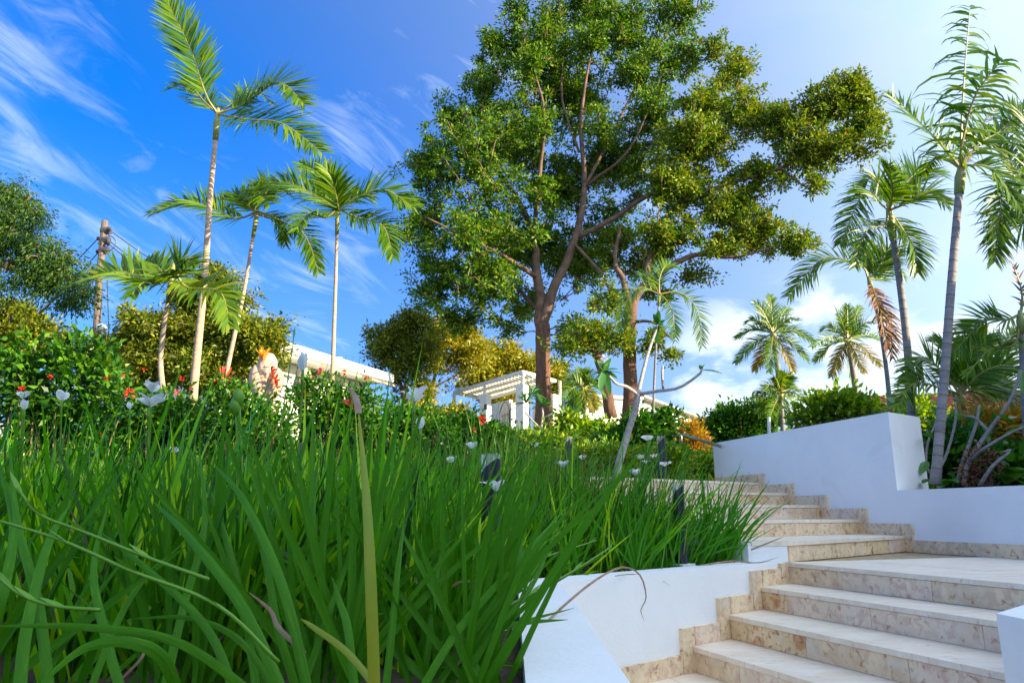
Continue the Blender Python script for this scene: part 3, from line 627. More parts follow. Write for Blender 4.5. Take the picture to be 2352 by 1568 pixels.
def PF(base,Y,*pts):                 # frond control points: (px,py,dY)
    return [W(*base,Y)]+[W(x,y,Y+dy) for x,y,dy in pts]
def palm(label,Y,tr,r0,r1,fronds,leaf,nl_=46,wd=.035,tm='palmbark',rings=0,group=None,shaft=.5,m_='palm',droop=.5,ragged=.2,cat='palm tree',rib=.012,sweep=.75,shaftm='crownshaft'):
    P=[W(x,y,Y+dy) for x,y,dy in tr]
    t=empty('palm_tree',P[0],label,cat,group)
    trunk(t,P,r0,r1,tm,rings)
    top=P[-1]; d=(P[-1]-P[-2]).normalized()
    if shaft:
        b=MB(); b.tube([top-d*.03,top+d*shaft*.5,top+d*shaft],[r1*1.05,r1*1.25,r1*.55],10); b.build('crownshaft',Mt[shaftm],t,smooth=True)
    org=top+d*shaft*.8
    for fr in fronds:
        opt={}
        if isinstance(fr[-1],dict): opt=fr[-1]; fr=fr[:-1]
        pts=[org]+[W(x,y,Y+dy) for x,y,dy in fr]
        frond(t,pts,opt.get('leaf',leaf),opt.get('n',nl_),opt.get('wd',wd),opt.get('m',m_),opt.get('droop',droop),opt.get('rise',.3),opt.get('sweep',sweep),ragged=opt.get('ragged',ragged),rib=rib,start=opt.get('start',.12))
    return t
YA=10.
palm('tall palm with an orange-brown trunk, its fronds swept up and to the right',YA,[(441,935,0),(455,790,0),(470,640,0),(482,460,0),(495,318,0)],.082,.040,
 [((472,215,-.1),(440,120,.2),(375,-15,.5),{'leaf':.62,'n':60,'sweep':1.0,'droop':.1,'wd':.05}),
  ((470,235,.2),(432,195,.4),(385,205,.6),{'leaf':.42,'n':36,'sweep':.8,'droop':.1}),
  ((560,240,.1),(640,190,-.3),(700,240,-.6),{'leaf':.60,'n':58,'droop':.15,'wd':.045}),
  ((570,275,-.4),(650,285,-.7),(738,350,-.9),{'leaf':.58,'n':58,'droop':.35,'wd':.045}),
  ((540,235,.7),(590,210,1.3),(625,240,1.8),{'leaf':.5,'n':40})],.55,m_='palm',droop=.3)
palm('slender leaning palm between the two taller left palms',YA+.8,[(510,900,0),(532,800,0),(560,670,0),(582,540,0)],.052,.030,
 [((540,500,0),(440,465,.1),(345,490,.2),{'leaf':.48,'droop':.5}),((575,480,.1),(555,450,.3),(515,452,.5),{'leaf':.45}),((592,470,0),(625,430,.2),(655,440,.4),{'leaf':.5}),((640,505,0),(700,540,-.2),(732,625,-.3),{'leaf':.42,'droop':.8}),((612,500,.5),(645,510,1.),(655,560,1.3),{'leaf':.4}),((570,470,-.5),(590,440,-.9),(620,470,-1.3),{'leaf':.5})],.48,nl_=44,droop=.5,wd=.04)
palm('slim straight palm with spreading crown beside the big tree',YA+.5,[(763,875,0),(767,760,0),(771,640,0),(774,535,0)],.045,.028,
 [((735,455,0),(660,420,.1),(585,430,.3),{'leaf':.5,'droop':.6}),((765,470,.2),(730,400,.4),(690,375,.6),{'leaf':.42}),((778,480,-.2),(765,420,-.4),(745,385,-.5),{'leaf':.45}),((810,460,0),(880,435,-.1),(950,475,-.2),{'leaf':.5,'droop':.5}),((820,500,0),(880,520,-.1),(903,590,-.2),{'leaf':.42,'droop':.8}),((790,470,.8),(830,440,1.4),(860,470,1.8),{'leaf':.48}),((750,500,-.6),(710,490,-1.),(680,530,-1.3),{'leaf':.4})],.5,nl_=46,droop=.5,wd=.038)
palm('short young palm with bright broad leaflets in front of the utility pole',YA-1.8,[(374,900,0),(369,830,0),(377,745,0),(386,690,0)],.046,.026,
 [((340,640,0),(270,622,.1),(195,640,.2),{'leaf':.42,'droop':.3,'m':'palm_yellow'}),((385,640,.1),(360,610,.3),(335,600,.5),{'leaf':.42}),((400,630,-.2),(420,600,-.3),(450,605,-.4),{'leaf':.42}),((430,660,0),(505,670,-.2),(528,745,-.3),{'leaf':.40,'droop':.6,'m':'palm_yellow'}),((400,640,.5),(440,625,.9),(470,650,1.2),{'leaf':.4}),((370,650,-.5),(330,650,-.9),(300,680,-1.1),{'leaf':.36})],.42,nl_=30,droop=.4,wd=.062)
# right-hand palms
palm('tall grey-trunked palm with a bare upright frond, just behind the low white wall',7.45,[(2148,1112,0),(2168,880,0),(2186,640,0),(2203,440,0)],.066,.046,
 [((2208,300,0),(2215,170,.1),(2228,15,.2),{'leaf':.62,'n':30,'wd':.05,'droop':2.2,'ragged':.7,'sweep':-.1,'rise':-.3}),
  ((2160,330,0),(2100,270,.1),(2040,215,.2),{'leaf':.42,'n':30,'wd':.034,'ragged':.6,'droop':.2}),
  ((2250,330,.1),(2300,300,.3),(2360,235,.5),{'leaf':.55,'n':30,'wd':.042,'ragged':.6,'droop':2.}),
  ((2230,380,-.1),(2280,390,-.2),(2340,470,-.3),{'leaf':.34,'n':34,'droop':.6}),
  ((2180,370,.4),(2150,360,.8),(2120,400,1.2),{'leaf':.34,'n':34}),
  ((2210,330,-.3),(2240,220,-.5),(2300,140,-.7),{'leaf':.6,'n':22,'wd':.045,'ragged':.7,'droop':2.2,'rise':-.3,'sweep':.2}),
  ((2245,300,.5),(2300,250,.9),(2345,330,1.2),{'leaf':.4,'n':30,'droop':.8})],.4,tm='greybark',rings=24,shaft=.35,droop=.6,wd=.035)
palm('green-trunked palm leaning left over the tall white wall',9.6,[(2096,975,0),(2084,800,0),(2068,660,0),(2051,545,0)],.072,.048,
 [((2025,470,0),(1985,440,.1),(1930,560,.1),{'leaf':.42,'droop':.7}),((2040,450,.2),(2010,405,.3),(1968,440,.5),{'leaf':.45}),((2060,450,0),(2110,395,.1),(2168,400,.2),{'leaf':.5}),((2075,470,-.2),(2130,440,-.3),(2178,470,-.4),{'leaf':.42}),((2075,530,0),(2100,570,-.1),(2108,625,-.1),{'leaf':.42,'droop':.7}),((2030,520,-.1),(1990,530,-.3),(1965,610,-.4),{'leaf':.36,'droop':.7}),((2050,440,-.4),(2045,400,-.7),(2040,380,-.9),{'leaf':.42})],.44,nl_=40,tm='greybark',rings=20,wd=.032)
palm('thin palm with a hanging brown dead frond right of the two coconut palms',10.5,[(2046,950,0),(2036,850,0),(2020,740,0),(2004,675,0)],.045,.030,
 [((1975,610,0),(1890,595,.1),(1812,680,.2),{'leaf':.42,'droop':.7}),((2000,610,.1),(1985,570,.2),(1960,560,.3),{'leaf':.4}),((2015,620,0),(2040,575,0),(2062,585,0),{'leaf':.4}),((2025,640,.3),(2050,600,.6),(2080,640,.8),{'leaf':.34}),((2025,710,-.1),(2045,750,-.1),(2050,820,-.1),{'leaf':.34,'m':'palm_dead','droop':1.2,'ragged':.6}),((2018,700,-.2),(2032,760,-.2),(2040,800,-.2),{'leaf':.3,'m':'palm_dead','droop':1.2,'ragged':.6})],.42,nl_=36,tm='greybark',wd=.032,shaft=.3)
palm('palm at the right edge whose fronds hang into the picture from outside',7.6,[(2420,1100,0),(2410,800,0),(2400,520,0)],.08,.055,
 [((2350,420,0),(2300,340,.1),(2262,300,.2),{'leaf':.42,'droop':1.0}),((2345,470,0),(2310,420,0),(2290,540,0),{'leaf':.45,'droop':.8}),((2380,420,0),(2370,300,.1),(2320,240,.2),{'leaf':.42}),((2340,520,.3),(2300,500,.4),(2285,600,.4),{'leaf':.4}),((2450,420,0),(2520,400,0),(2590,480,0)),((2440,400,.4),(2480,330,.6),(2540,330,.8))],.44,nl_=40,tm='greybark',wd=.032)
palm('palm at the right edge with one arching frond above the broken yellow fan leaves',8.2,[(2362,1080,0),(2352,900,0),(2345,760,0)],.05,.035,
 [((2310,735,0),(2260,735,.1),(2190,810,.2),{'leaf':.36,'droop':.4}),((2330,790,0),(2270,805,.1),(2215,870,.1),{'leaf':.28,'ragged':.7,'n':24}),((2348,690,0),(2342,650,0),(2325,605,0),{'leaf':.16,'m':'palm_dead','n':14,'ragged':.8}),((2380,720,0),(2420,720,0),(2470,800,0))],.36,nl_=34,tm='greybark',wd=.034,shaft=.25)
# coconut palms (ray-like crowns)
def coconut(label,Y,tr,cx,cy,rad,n,gold,r0=.16,seed=0):
    rs=random.Random(seed); fr=[]
    for i in range(n):
        a=2*math.pi*i/n+rs.uniform(-.12,.12); c,s=math.cos(a),math.sin(a); l=rad*rs.uniform(.88,1.08)
        dz=rs.uniform(-1.2,1.2)
        up=max(s,0); lowr=max(-s,0)
        p1=(cx+c*l*.5,cy-s*l*.55-8,dz*.5); p2=(cx+c*l*(.98 if s<.3 else .8),cy-s*l*.95+ (14 if abs(c)>.5 else 4),dz)
        fr.append((p1,p2,{'m':'palm_gold' if (lowr>.25 and rs.random()<gold) else ('palm_yellow' if rs.random()<.3 else 'palm'),'droop':.5+.5*abs(c)}))  # low fronds mostly golden: low sunlight put into their colour
    return palm(label,Y,tr,r0,r0*.62,fr,Y*.019,nl_=28,wd=Y*.0019,tm='greybark',shaft=.2,droop=.6,ragged=.15,rib=Y*.0009,sweep=.9,cat='coconut palm')
coconut('left one of the two coconut palms behind the white wall, its low fronds tinted golden like low sunlight',26,[(1792,905,0),(1787,850,0),(1777,775,0)],1775,765,98,12,.9,seed=3)
coconut('right one of the two coconut palms, in front of the white cloud',27,[(1968,935,0),(1962,870,0),(1948,790,0)],1946,780,92,12,.8,seed=5)
coconut('small round-headed palm standing below the left coconut palm',19,[(1799,1000,0),(1797,960,0),(1794,915,0)],1794,908,60,12,.1,r0=.09,seed=8)
coconut('small yellow-green palm right of the pergola beside the big trunk',25,[(1344,985,0),(1343,940,0),(1341,900,0)],1340,893,50,11,.3,r0=.09,seed=11)
coconut('tiny distant palm showing above the dark hedge beyond the white building',40,[(1660,1010,0),(1660,975,0)],1662,962,26,9,0,r0=.1,seed=12)
palm('very thin young palm with drooping fronds in front of the second big tree',15,[(1500,985,0),(1502,900,0),(1507,790,0),(1513,700,0)],.040,.025,
 [((1560,672,0),(1600,710,0),(1612,795,0),{'leaf':.42,'droop':.6}),((1470,660,0),(1440,690,0),(1422,760,0),{'leaf':.4,'droop':.8}),((1515,640,0),(1530,610,.2),(1560,615,.5),{'leaf':.38}),((1500,650,.2),(1480,630,.4),(1455,645,.6),{'leaf':.36}),((1530,690,-.3),(1545,720,-.5),(1550,780,-.6),{'leaf':.35})],.5,nl_=26,wd=.034,m_='palm',tm='greybark',shaft=.3)
palm('bushy palm behind the grey trunk at the right, above the pillar',9.2,[(2215,1090,0),(2212,1000,0),(2208,935,0)],.06,.045,
 [((2170,860,0),(2120,820,0),(2078,880,0),{'leaf':.40}),((2160,890,-.2),(2100,880,-.3),(2060,935,-.4),{'leaf':.38}),((2195,850,.2),(2180,800,.3),(2150,780,.4)),((2220,850,0),(2235,800,0),(2265,770,0)),((2250,860,-.2),(2310,840,-.3),(2375,880,-.4)),((2250,890,0),(2300,890,0),(2350,960,0)),((2240,830,.3),(2300,790,.6),(2360,800,.8))],.42,nl_=38,wd=.036,m_='palm',tm='greybark',shaft=.2)
palm('low palm fronds behind the bushy palm at the right edge',10.4,[(2300,1090,0),(2302,960,0)],.05,.04,
 [((2270,880,0),(2240,850,0),(2210,870,0)),((2300,850,0),(2305,800,.2),(2330,760,.4)),((2280,930,0),(2240,930,0),(2200,980,0),{'m':'palm_gold'}),((2285,900,.2),(2262,872,.3),(2240,880,.4),{'m':'palm_gold'})],.42,nl_=34,wd=.036,m_='palm_yellow',tm='greybark',shaft=.15)

# ------------------------------------------------------------------ trees
def tree(label,limbs,lobes,Y,n_cl,n_lf,leaf,clr,leafm='tree',barkm='bark',name='broadleaf_tree',cat='tree',group=None,twigr=.012,shell=.35,asp=.45,twigs=True,drop=0):
    """limbs: [(px,py,dY,r)...] hand-placed trunk and boughs; twigs then grow from them to leaf clumps spread through the lobes"""
    base=W(limbs[0][0][0],limbs[0][0][1],Y+limbs[0][0][2])
    t=empty(name,base,label,cat,group)
    nodes=[];rad=[]
    bt=MB()
    for li,lim in enumerate(limbs):
        P=spline([W(x,y,Y+dy) for x,y,dy,_ in lim],4*len(lim)); rr=np.interp(np.linspace(0,1,len(P)),np.linspace(0,1,len(lim)),[q[3] for q in lim])
        wob=rr[:,None]*(.03 if li==0 else .15)*rng.normal(size=P.shape); wob[0]=0; wob[-1]=0; P=P+wob
        if li==0:
            b=MB(); b.tube(P,rr,14); b.build('trunk',Mt[barkm],t,smooth=True)
        else: bt.tube(P,rr,8)
        k=0 if li else len(P)//2
        nodes+=list(P[k:]); rad+=list(rr[k:])
    # clump centres
    wt=np.array([l[2]*l[3]*(l[5] if len(l)>5 else 1) for l in lobes],float); cnt=np.maximum(1,(wt/wt.sum()*n_cl).astype(int)); C=[];O=[]
    for l,c in zip(lobes,cnt):
        cx,cy,rx,ry=l[:4]; dY=l[4] if len(l)>4 else 0; ce=np.array(W(cx,cy,Y+dY)); sx=rx/FPX*Y; sz=ry/FPX*Y; sy=(sx+sz)/2
        d=norm(rng.normal(size=(c,3))); r=rng.random(c)**(shell+.1)*rng.uniform(.55,1.38,c)
        o_=d*r[:,None]; C.append(ce+o_*np.array([sx,sy,sz])); O.append(o_)
    C=np.concatenate(C); O=np.concatenate(O)
    if twigs:
        root=np.array(nodes[0]); order=np.argsort(np.linalg.norm(C-root,axis=1)); ND=np.array(nodes+[[0,0,0]]*len(C)); nn=len(nodes)
        dist0=np.linalg.norm(ND[:nn]-root,axis=1); dd=np.concatenate([dist0,np.zeros(len(C))])
        for q in order:
            c=C[q]; dv=np.linalg.norm(ND[:nn]-c,axis=1)+.25*np.maximum(0,dd[:nn]-np.linalg.norm(c-root))
            j=int(np.argmin(dv)); a=ND[j]; ln=np.linalg.norm(c-a); mid=(a+c)/2+np.array([0,0,.10*ln])+rng.normal(size=3)*ln*.07
            bt.tube([a,mid,c],[twigr*(1.0+ln*.35),twigr*.9,twigr*.45],4,cap=False)
            ND[nn]=c; dd[nn]=np.linalg.norm(c-root); nn+=1
    if bt.n: bt.build('branches',Mt['twig'],t,smooth=True)
    # leaves in tight sprays
    idx=np.repeat(np.arange(len(C)),n_lf); g=rng.normal(size=(len(idx),3))*clr*np.array([1,1,.75]); g*=rng.uniform(.4,1.25,len(C))[idx][:,None]
    P=C[idx]+g; P[:,2]-=drop*np.abs(g[:,0])
    D=norm(g)*.9+norm(O+1e-3)[idx]*.3+rng.normal(size=P.shape)*.45+np.array([0,0,.1-drop])
    b=MB(); leaves(b,P,D,leaf*rng.uniform(.45,1.55,len(P)),leaf*asp*rng.uniform(.7,1.3,len(P)))
    b.build('crown',Mt[leafm],t); return t
tree('big tree in the middle with a thick straight trunk and a huge dark green crown',
 [[(1250,1000,0,.42),(1249,930,0,.34),(1247,830,0,.30),(1246,745,0,.31)],
  [(1246,760,0,.26),(1236,640,.2,.20),(1214,510,.6,.14),(1150,400,1,.09),(1080,310,1.4,.05)],
  [(1246,750,0,.26),(1272,660,-.2,.20),(1318,560,-.4,.17),(1342,430,-.6,.12),(1335,270,-.8,.08),(1360,110,-1,.04)],
  [(1325,545,-.4,.13),(1390,512,-.8,.12),(1470,460,-1,.10),(1560,410,-1.2,.06),(1640,330,-1.2,.035)],
  [(1236,640,.2,.12),(1160,590,-1,.09),(1060,540,-2,.06),(980,500,-2.4,.035)],
  [(1225,560,.4,.11),(1240,400,-1,.09),(1250,260,-1.4,.06),(1220,140,-1.6,.035)],
  [(1342,430,-.6,.08),(1410,300,-.2,.06),(1470,180,0,.05),(1540,60,0,.03)],
  [(1244,720,0,.10),(1180,660,1.5,.07),(1100,640,2.5,.04)],
  [(1318,560,-.4,.08),(1390,640,-1.5,.05),(1400,720,-2,.03)],
  [(1330,350,-.7,.06),(1290,220,-.4,.05),(1300,60,0,.03)],[(1342,430,-.6,.07),(1440,350,-1.6,.05),(1500,230,-2,.03)]],
 [(985,390,75,85,0),(960,520,50,90,0),(1000,640,62,90,.5),(1040,270,50,50,0),(1110,200,55,90,0),(1140,100,42,65,0),(1190,30,30,45,0),
  (1090,360,120,110,-1,.8),(1110,520,120,120,-.6,.8),(1090,650,110,80,0,.8),(1190,310,110,130,.6,.85),(1250,120,110,120,0),(1330,10,110,70,0),
  (1310,220,110,120,1.2,1.),(1380,280,60,60,-.6,.4),(1430,70,110,90,0,.9),(1540,30,90,60,0,.9),(1500,150,90,80,0,.7),(1500,280,70,80,.5,.9),(1480,410,60,60,.5,.8),(1575,130,40,80,.3,.8),(1450,160,70,60,-.6,.6),(1130,640,80,60,-.8,.6),(1355,100,50,50,-1.3,.9),(1222,150,45,50,-1.9,.9),(1497,235,45,40,-2.2,.9),(1240,290,45,45,-1.9,.6),(1400,300,40,40,-1.6,.5),(1060,540,60,40,-2.6,.5),(1290,420,120,100,1.8,1.1),(1410,370,100,90,1.6,1.),(1250,440,60,60,-1.2,.35),
  (1230,560,110,90,2.0,1.),(1340,600,95,100,2.0,.9),(1210,690,90,60,2.6,.7),(1060,740,60,35,1),(1400,510,80,60,2,.7),(1330,760,75,40,1.5,.6),(1170,760,40,34,1,.6),(1200,540,50,40,-1.6,.3),(1310,740,30,30,-1,.4)],
 30,2500,58,.16,.17,leafm='tree',twigr=.03,shell=.34,asp=.52)
tree('second big tree with a mossy trunk and long boughs reaching to the right',
 [[(1447,985,0,.34),(1448,880,0,.27),(1446,780,0,.25),(1450,700,0,.25)],
  [(1448,710,0,.17),(1430,640,0,.12),(1412,600,0,.09),(1425,520,.5,.05)],
  [(1450,705,0,.18),(1482,655,0,.15),(1555,603,-.3,.12),(1612,583,-.5,.10),(1680,592,-.8,.06),(1770,570,-1,.03)],
  [(1482,655,0,.13),(1500,560,.3,.11),(1560,470,0,.10),(1680,420,-.5,.09),(1790,385,-1,.07),(1890,335,-1.2,.05),(1990,275,-1.4,.03)],
  [(1560,470,0,.08),(1590,340,.5,.06),(1640,210,1,.04),(1690,110,1.2,.02)],
  [(1448,740,0,.08),(1500,740,-.6,.05),(1545,780,-1,.03)],[(1790,385,-1,.04),(1850,430,-1,.03),(1880,440,-1,.015)],[(1890,335,-1.2,.03),(1850,280,-1,.025),(1820,240,-1,.015)]],
 [(1600,330,95,85,0),(1560,430,100,70,0,.9),(1690,170,48,70,1,.7),(1640,110,40,50,1,.5),(1620,240,70,60,.6,.8),(1720,260,80,60,0,.9),(1800,285,70,60,-.6),(1890,240,60,50,-1),(1950,215,65,62,-1.2),(1990,280,48,48,-1.4),(1930,330,90,42,-1.2),(1860,350,80,50,-1),(1860,425,40,26,-1,.6),(1750,400,70,45,-.5,.7),(1670,470,90,60,0),(1740,530,80,50,-.5),(1820,560,45,36,-1),(1660,560,60,35,-.6,.8),(1540,540,80,60,0,.8),(1480,600,60,50,2.2,.6),(1590,640,50,28,1,.5),(1520,680,50,36,1.5,.35),(1420,560,50,60,1.8,.7),(1500,780,50,34,-.6,.5),(1540,820,26,20,-1,.5),(1400,690,45,50,0,.5)],
 28,1450,58,.155,.16,leafm='tree2',twigr=.024,shell=.42,asp=.52)
tree('dark leaning trunk between the two big trees, with a small bright crown',
 [[(1404,960,0,.24),(1392,890,0,.20),(1380,840,0,.18),(1357,788,0,.13)],[(1370,815,0,.08),(1400,800,0,.06),(1425,770,0,.03)],[(1357,790,0,.09),(1335,770,0,.05),(1310,760,0,.03)]],
 [(1370,765,60,26,0),(1325,795,44,26,0,.7),(1420,785,34,34,0,.6),(1295,800,26,20,0,.6)],27,120,34,.16,.26,leafm='tree2')
tree('round golden-green tree at the left of the pergola, with a dark thin trunk',
 [[(935,960,0,.16),(925,900,0,.12),(905,850,0,.09),(880,800,0,.05)],[(925,900,0,.07),(950,840,0,.05),(960,780,0,.03)]],
 [(878,800,36,44,0),(860,765,18,18,0,.7),(905,765,34,30,0),(935,733,24,18,0,.8),(950,745,42,36,0),(960,800,60,48,0),(925,850,50,40,0,.7)],36,300,52,.19,.21,leafm='olive',twigr=.02)
tree('yellow-lit tree behind the golden-green one, leaning over the pergola roof',
 [[(985,960,0,.14),(990,900,0,.10),(1003,850,0,.08),(1020,790,0,.05)],[(995,890,0,.06),(1050,860,0,.05),(1090,820,0,.03)],[(992,900,0,.05),(960,860,0,.03)]],
 [(1010,770,48,40,0),(1060,770,48,34,1),(1000,830,40,40,0,.6),(1080,820,50,36,0),(960,900,50,30,-1,.7)],38,260,50,.19,.21,leafm='golden',twigr=.02)
tree('pale yellow tree directly above the pergola slats',
 [[(1180,960,0,.16),(1175,900,0,.12),(1165,850,0,.08)],[(1170,880,0,.06),(1220,850,0,.04)],[(1170,870,0,.06),(1110,840,0,.03)]],
 [(1100,830,48,34,0),(1150,820,60,36,0),(1210,850,60,40,0),(1130,870,90,34,0),(1150,920,50,30,0)],45,420,60,.22,.27,leafm='golden',twigr=.02)
tree('olive-green tree showing behind the right end of the pergola',
 [[(1270,980,0,.14),(1268,900,0,.1),(1272,860,0,.06)]],[(1272,862,26,30,0),(1262,890,34,26,0),(1285,850,14,16,0)],46,130,60,.2,.25,leafm='olive',twigr=.02)
tree('wide bushy tree behind the left palms, dark on its left and golden on its right',
 [[(452,1000,0,.2),(446,920,0,.16),(432,850,0,.12),(428,790,0,.08)],[(440,880,0,.08),(520,830,0,.05),(580,800,0,.03)],[(440,880,0,.08),(350,820,0,.06),(300,770,0,.03)],[(432,850,0,.08),(480,760,0,.05),(500,700,0,.03)]],
 [(495,655,42,48,0),(450,700,50,40,.5),(520,740,70,50,0),(340,765,70,46,0),(280,800,50,40,0),(300,715,24,20,0,.5),(410,775,90,56,0),(490,635,26,24,0,.8),(560,700,26,24,0,.6),(640,745,20,20,0,.6),(560,780,70,55,0),(610,790,40,50,-.5),(480,850,110,55,0),(330,850,90,50,0),(600,850,50,40,0),(240,810,40,40,.5,.7)],20,1050,60,.125,.14,leafm='olive',twigr=.014)
tree('feathery-leaved tree hanging into the picture at the left edge',
 [[(-120,900,0,.2),(-90,760,0,.17),(-50,650,0,.14),(0,607,0,.07),(75,606,0,.035)],[(-60,660,0,.1),(-20,560,0,.07),(40,490,0,.04),(70,450,0,.02)],[(0,607,0,.05),(90,640,0,.035),(160,640,0,.02)],[(120,650,.2,.03),(140,670,.1,.025),(90,720,0,.02)]],
 [(20,440,60,42,0),(50,490,70,40,0),(20,540,80,45,0),(95,560,60,36,0),(110,600,70,36,0),(150,630,50,34,0),(40,640,70,32,0,.8),(170,680,44,34,0),(150,590,40,26,0,.8),(205,655,26,40,0,.6),(110,650,50,26,0,.7),(-40,520,60,120,0)],13,420,52,.085,.13,leafm='feather',asp=.3,twigr=.009,drop=1.0)
tree('small sunlit tree low at the left edge below the feathery branches',
 [[(30,960,0,.1),(35,860,0,.07),(40,790,0,.05)]],[(30,740,60,42,0),(75,780,55,45,0),(20,800,70,50,0),(130,800,50,40,1,.6)],15,300,55,.11,.13,leafm='olive')

# ------------------------------------------------------------------ shrubs and hedges
def shrub(label,lobes,Y,n_cl,n_lf,leaf,clr,leafm='shrub',basey=None,stems=7,flowers=(),fm='petal_red',fsz=.03,name='flowering_shrub',cat='shrub',asp=.5,group=None):
    xs=[l[0] for l in lobes]; by=max(l[1]+l[3] for l in lobes) if basey is None else basey
    cx=sum(xs)/len(xs); base=W(cx,by,Y); base.z=max(gz(base.x,base.y)+EYE,EYE-.5)
    t=empty(name,base,label,cat,group)
    C=[]; O=[]
    wt=np.array([l[2]*l[3] for l in lobes],float); cnt=np.maximum(1,(wt/wt.sum()*n_cl*1.25).astype(int))
    for l,c in zip(lobes,cnt):
        ce=np.array(W(l[0],l[1],Y+(l[4] if len(l)>4 else 0))); sx=l[2]/FPX*Y; sz=l[3]/FPX*Y
        d=norm(rng.normal(size=(c,3))); r=rng.random(c)**.4*rng.uniform(.7,1.12,c); C.append(ce+d*r[:,None]*np.array([sx,min(sx,sz*1.3),sz])); O.append(d)
    C=np.concatenate(C); O=np.concatenate(O)
    b=MB()
    for q in rng.choice(len(C),min(len(C),stems*6),replace=False):
        c=C[q]; r0=np.array(base)+np.array([rng.uniform(-.5,.5)*(lobes[0][2]/FPX*Y),rng.uniform(-.2,.2),0]); r0=r0*.5+np.array([c[0],c[1],base.z])*.5
        b.tube([r0,(r0+c)/2+rng.normal(size=3)*.05,c],[.011*Y/7,.008*Y/7,.004*Y/7],4,cap=False)
    b.build('stems',Mt['twig'],t)
    idx=np.repeat(np.arange(len(C)),n_lf); g=rng.normal(size=(len(idx),3))*clr*.62; P=C[idx]+g
    D=norm(g)+O[idx]*.4+rng.normal(size=P.shape)*.4+np.array([0,-.1,.25])
    b=MB(); leaves(b,P,D,leaf*rng.uniform(.6,1.25,len(P)),leaf*asp,fold=.15); b.build('foliage',Mt[leafm],t)
    for (x,y,dy,s) in flowers:
        c=np.array(W(x,y,Y+dy)); b=MB(); n=16; d=norm(rng.normal(size=(n,3))+np.array([0,-.4,.5])); leaves(b,c+d*s*.25,d,s*.62,s*.42,fold=.1); b.build('flower',Mt[fm],t)
    return t
shrub('tall dark red-flowered shrub at the far left, reaching above the iris leaves',[(50,840,90,80),(110,900,110,70),(40,940,90,60),(190,830,60,80),(210,900,90,80),(130,960,120,50),(60,1040,90,60)],6.6,250,17,.08,.085,flowers=[(52,894,-.5,.045),(115,866,-.4,.03),(230,998,-.4,.03),(245,870,-.4,.035)])
shrub('dark shrub with orange-red flower heads beside the tall palm trunk',[(300,960,110,60),(380,950,90,55),(420,1000,90,60),(300,1020,110,50)],6.4,170,17,.075,.08,flowers=[(298,904,-.5,.06),(333,850,0,.035),(405,902,-.4,.04),(350,890,0,.03),(440,895,-.2,.035),(418,868,0,.035),(284,862,0,.025)])
shrub('shrub of small dark leaves with red flowers around the pale stump',[(520,980,90,60),(610,990,90,55),(560,930,70,40),(520,900,40,30)],6.1,130,18,.06,.08,flowers=[(547,900,-.2,.045),(528,872,0,.03),(497,877,0,.03)])
shrub('dark shrub with scattered red flowers in front of the white house',[(740,930,80,50),(810,950,90,55),(770,990,110,50),(730,890,36,28)],6.6,170,17,.062,.08,flowers=[(735,853,0,.045),(790,855,-.1,.04),(768,900,0,.035),(720,868,0,.03),(843,868,0,.035),(700,905,-.2,.03)])
shrub('low dark shrub with one red bloom, in front of the golden trees',[(900,970,80,45),(980,990,70,40),(880,1010,90,40)],7.6,120,17,.065,.09,flowers=[(838,930,-.3,.03),(868,1018,-.4,.04),(907,860,0,.0),(936,968,0,.03)])
shrub('dark-leaved shrub with red hibiscus-like flowers left of the pergola pillars',[(1070,992,50,28),(1130,1012,50,24),(1020,1000,46,28)],10.,170,18,.09,.13,flowers=[(1105,965,-.5,.09),(1087,988,-.4,.06)])
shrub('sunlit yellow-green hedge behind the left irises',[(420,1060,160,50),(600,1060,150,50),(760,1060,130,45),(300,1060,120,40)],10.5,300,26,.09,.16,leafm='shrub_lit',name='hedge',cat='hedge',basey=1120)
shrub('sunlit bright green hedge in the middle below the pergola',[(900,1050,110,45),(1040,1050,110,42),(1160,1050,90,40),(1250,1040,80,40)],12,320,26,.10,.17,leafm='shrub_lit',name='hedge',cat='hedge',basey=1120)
shrub('golden shrub growing in front of the left pergola wall',[(1010,968,40,26),(1052,955,30,20),(960,960,40,26)],24,150,26,.13,.22,leafm='golden')
shrub('yellow shrub below the pergola beside the white flowers',[(960,1010,90,30),(860,1030,80,30)],15,150,22,.1,.17,leafm='golden')
shrub('glossy green shrub right of the big trunk, lit from the right',[(1335,1002,46,28),(1320,1025,60,30),(1395,1010,46,30),(1305,975,18,22)],13.5,260,24,.12,.15,leafm='shrub_lit')
shrub('tall glossy dark shrub behind the pale leaning trunk',[(1470,992,40,32),(1490,1028,50,30),(1420,1030,60,30),(1522,975,9,26),(1543,960,10,9)],11.5,320,24,.095,.13,leafm='shrub',flowers=[(1450,998,-.4,.04),(1483,1050,-.4,.045)])
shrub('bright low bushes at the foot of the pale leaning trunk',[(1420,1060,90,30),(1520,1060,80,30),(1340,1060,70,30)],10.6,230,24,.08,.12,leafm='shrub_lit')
shrub('orange-yellow croton bush behind the handrail',[(1580,1010,36,36),(1560,1040,34,28),(1600,1035,26,26)],15,150,26,.09,.14,leafm='croton')
shrub('low leafy plants between the handrail and the white wall',[(1620,1070,50,26),(1570,1080,50,22)],13,110,24,.10,.12,leafm='shrub_lit')
shrub('dark rounded hedge behind the tall white wall',[(1690,965,48,34),(1740,960,50,36),(1650,985,40,26),(1700,1000,90,30)],20,260,26,.13,.2,leafm='shrub',name='hedge',cat='hedge')
shrub('dark hedge between the croton bush and the white building',[(1615,1000,44,16),(1650,1004,44,18)],26,140,26,.14,.22,leafm='shrub',name='hedge',cat='hedge')
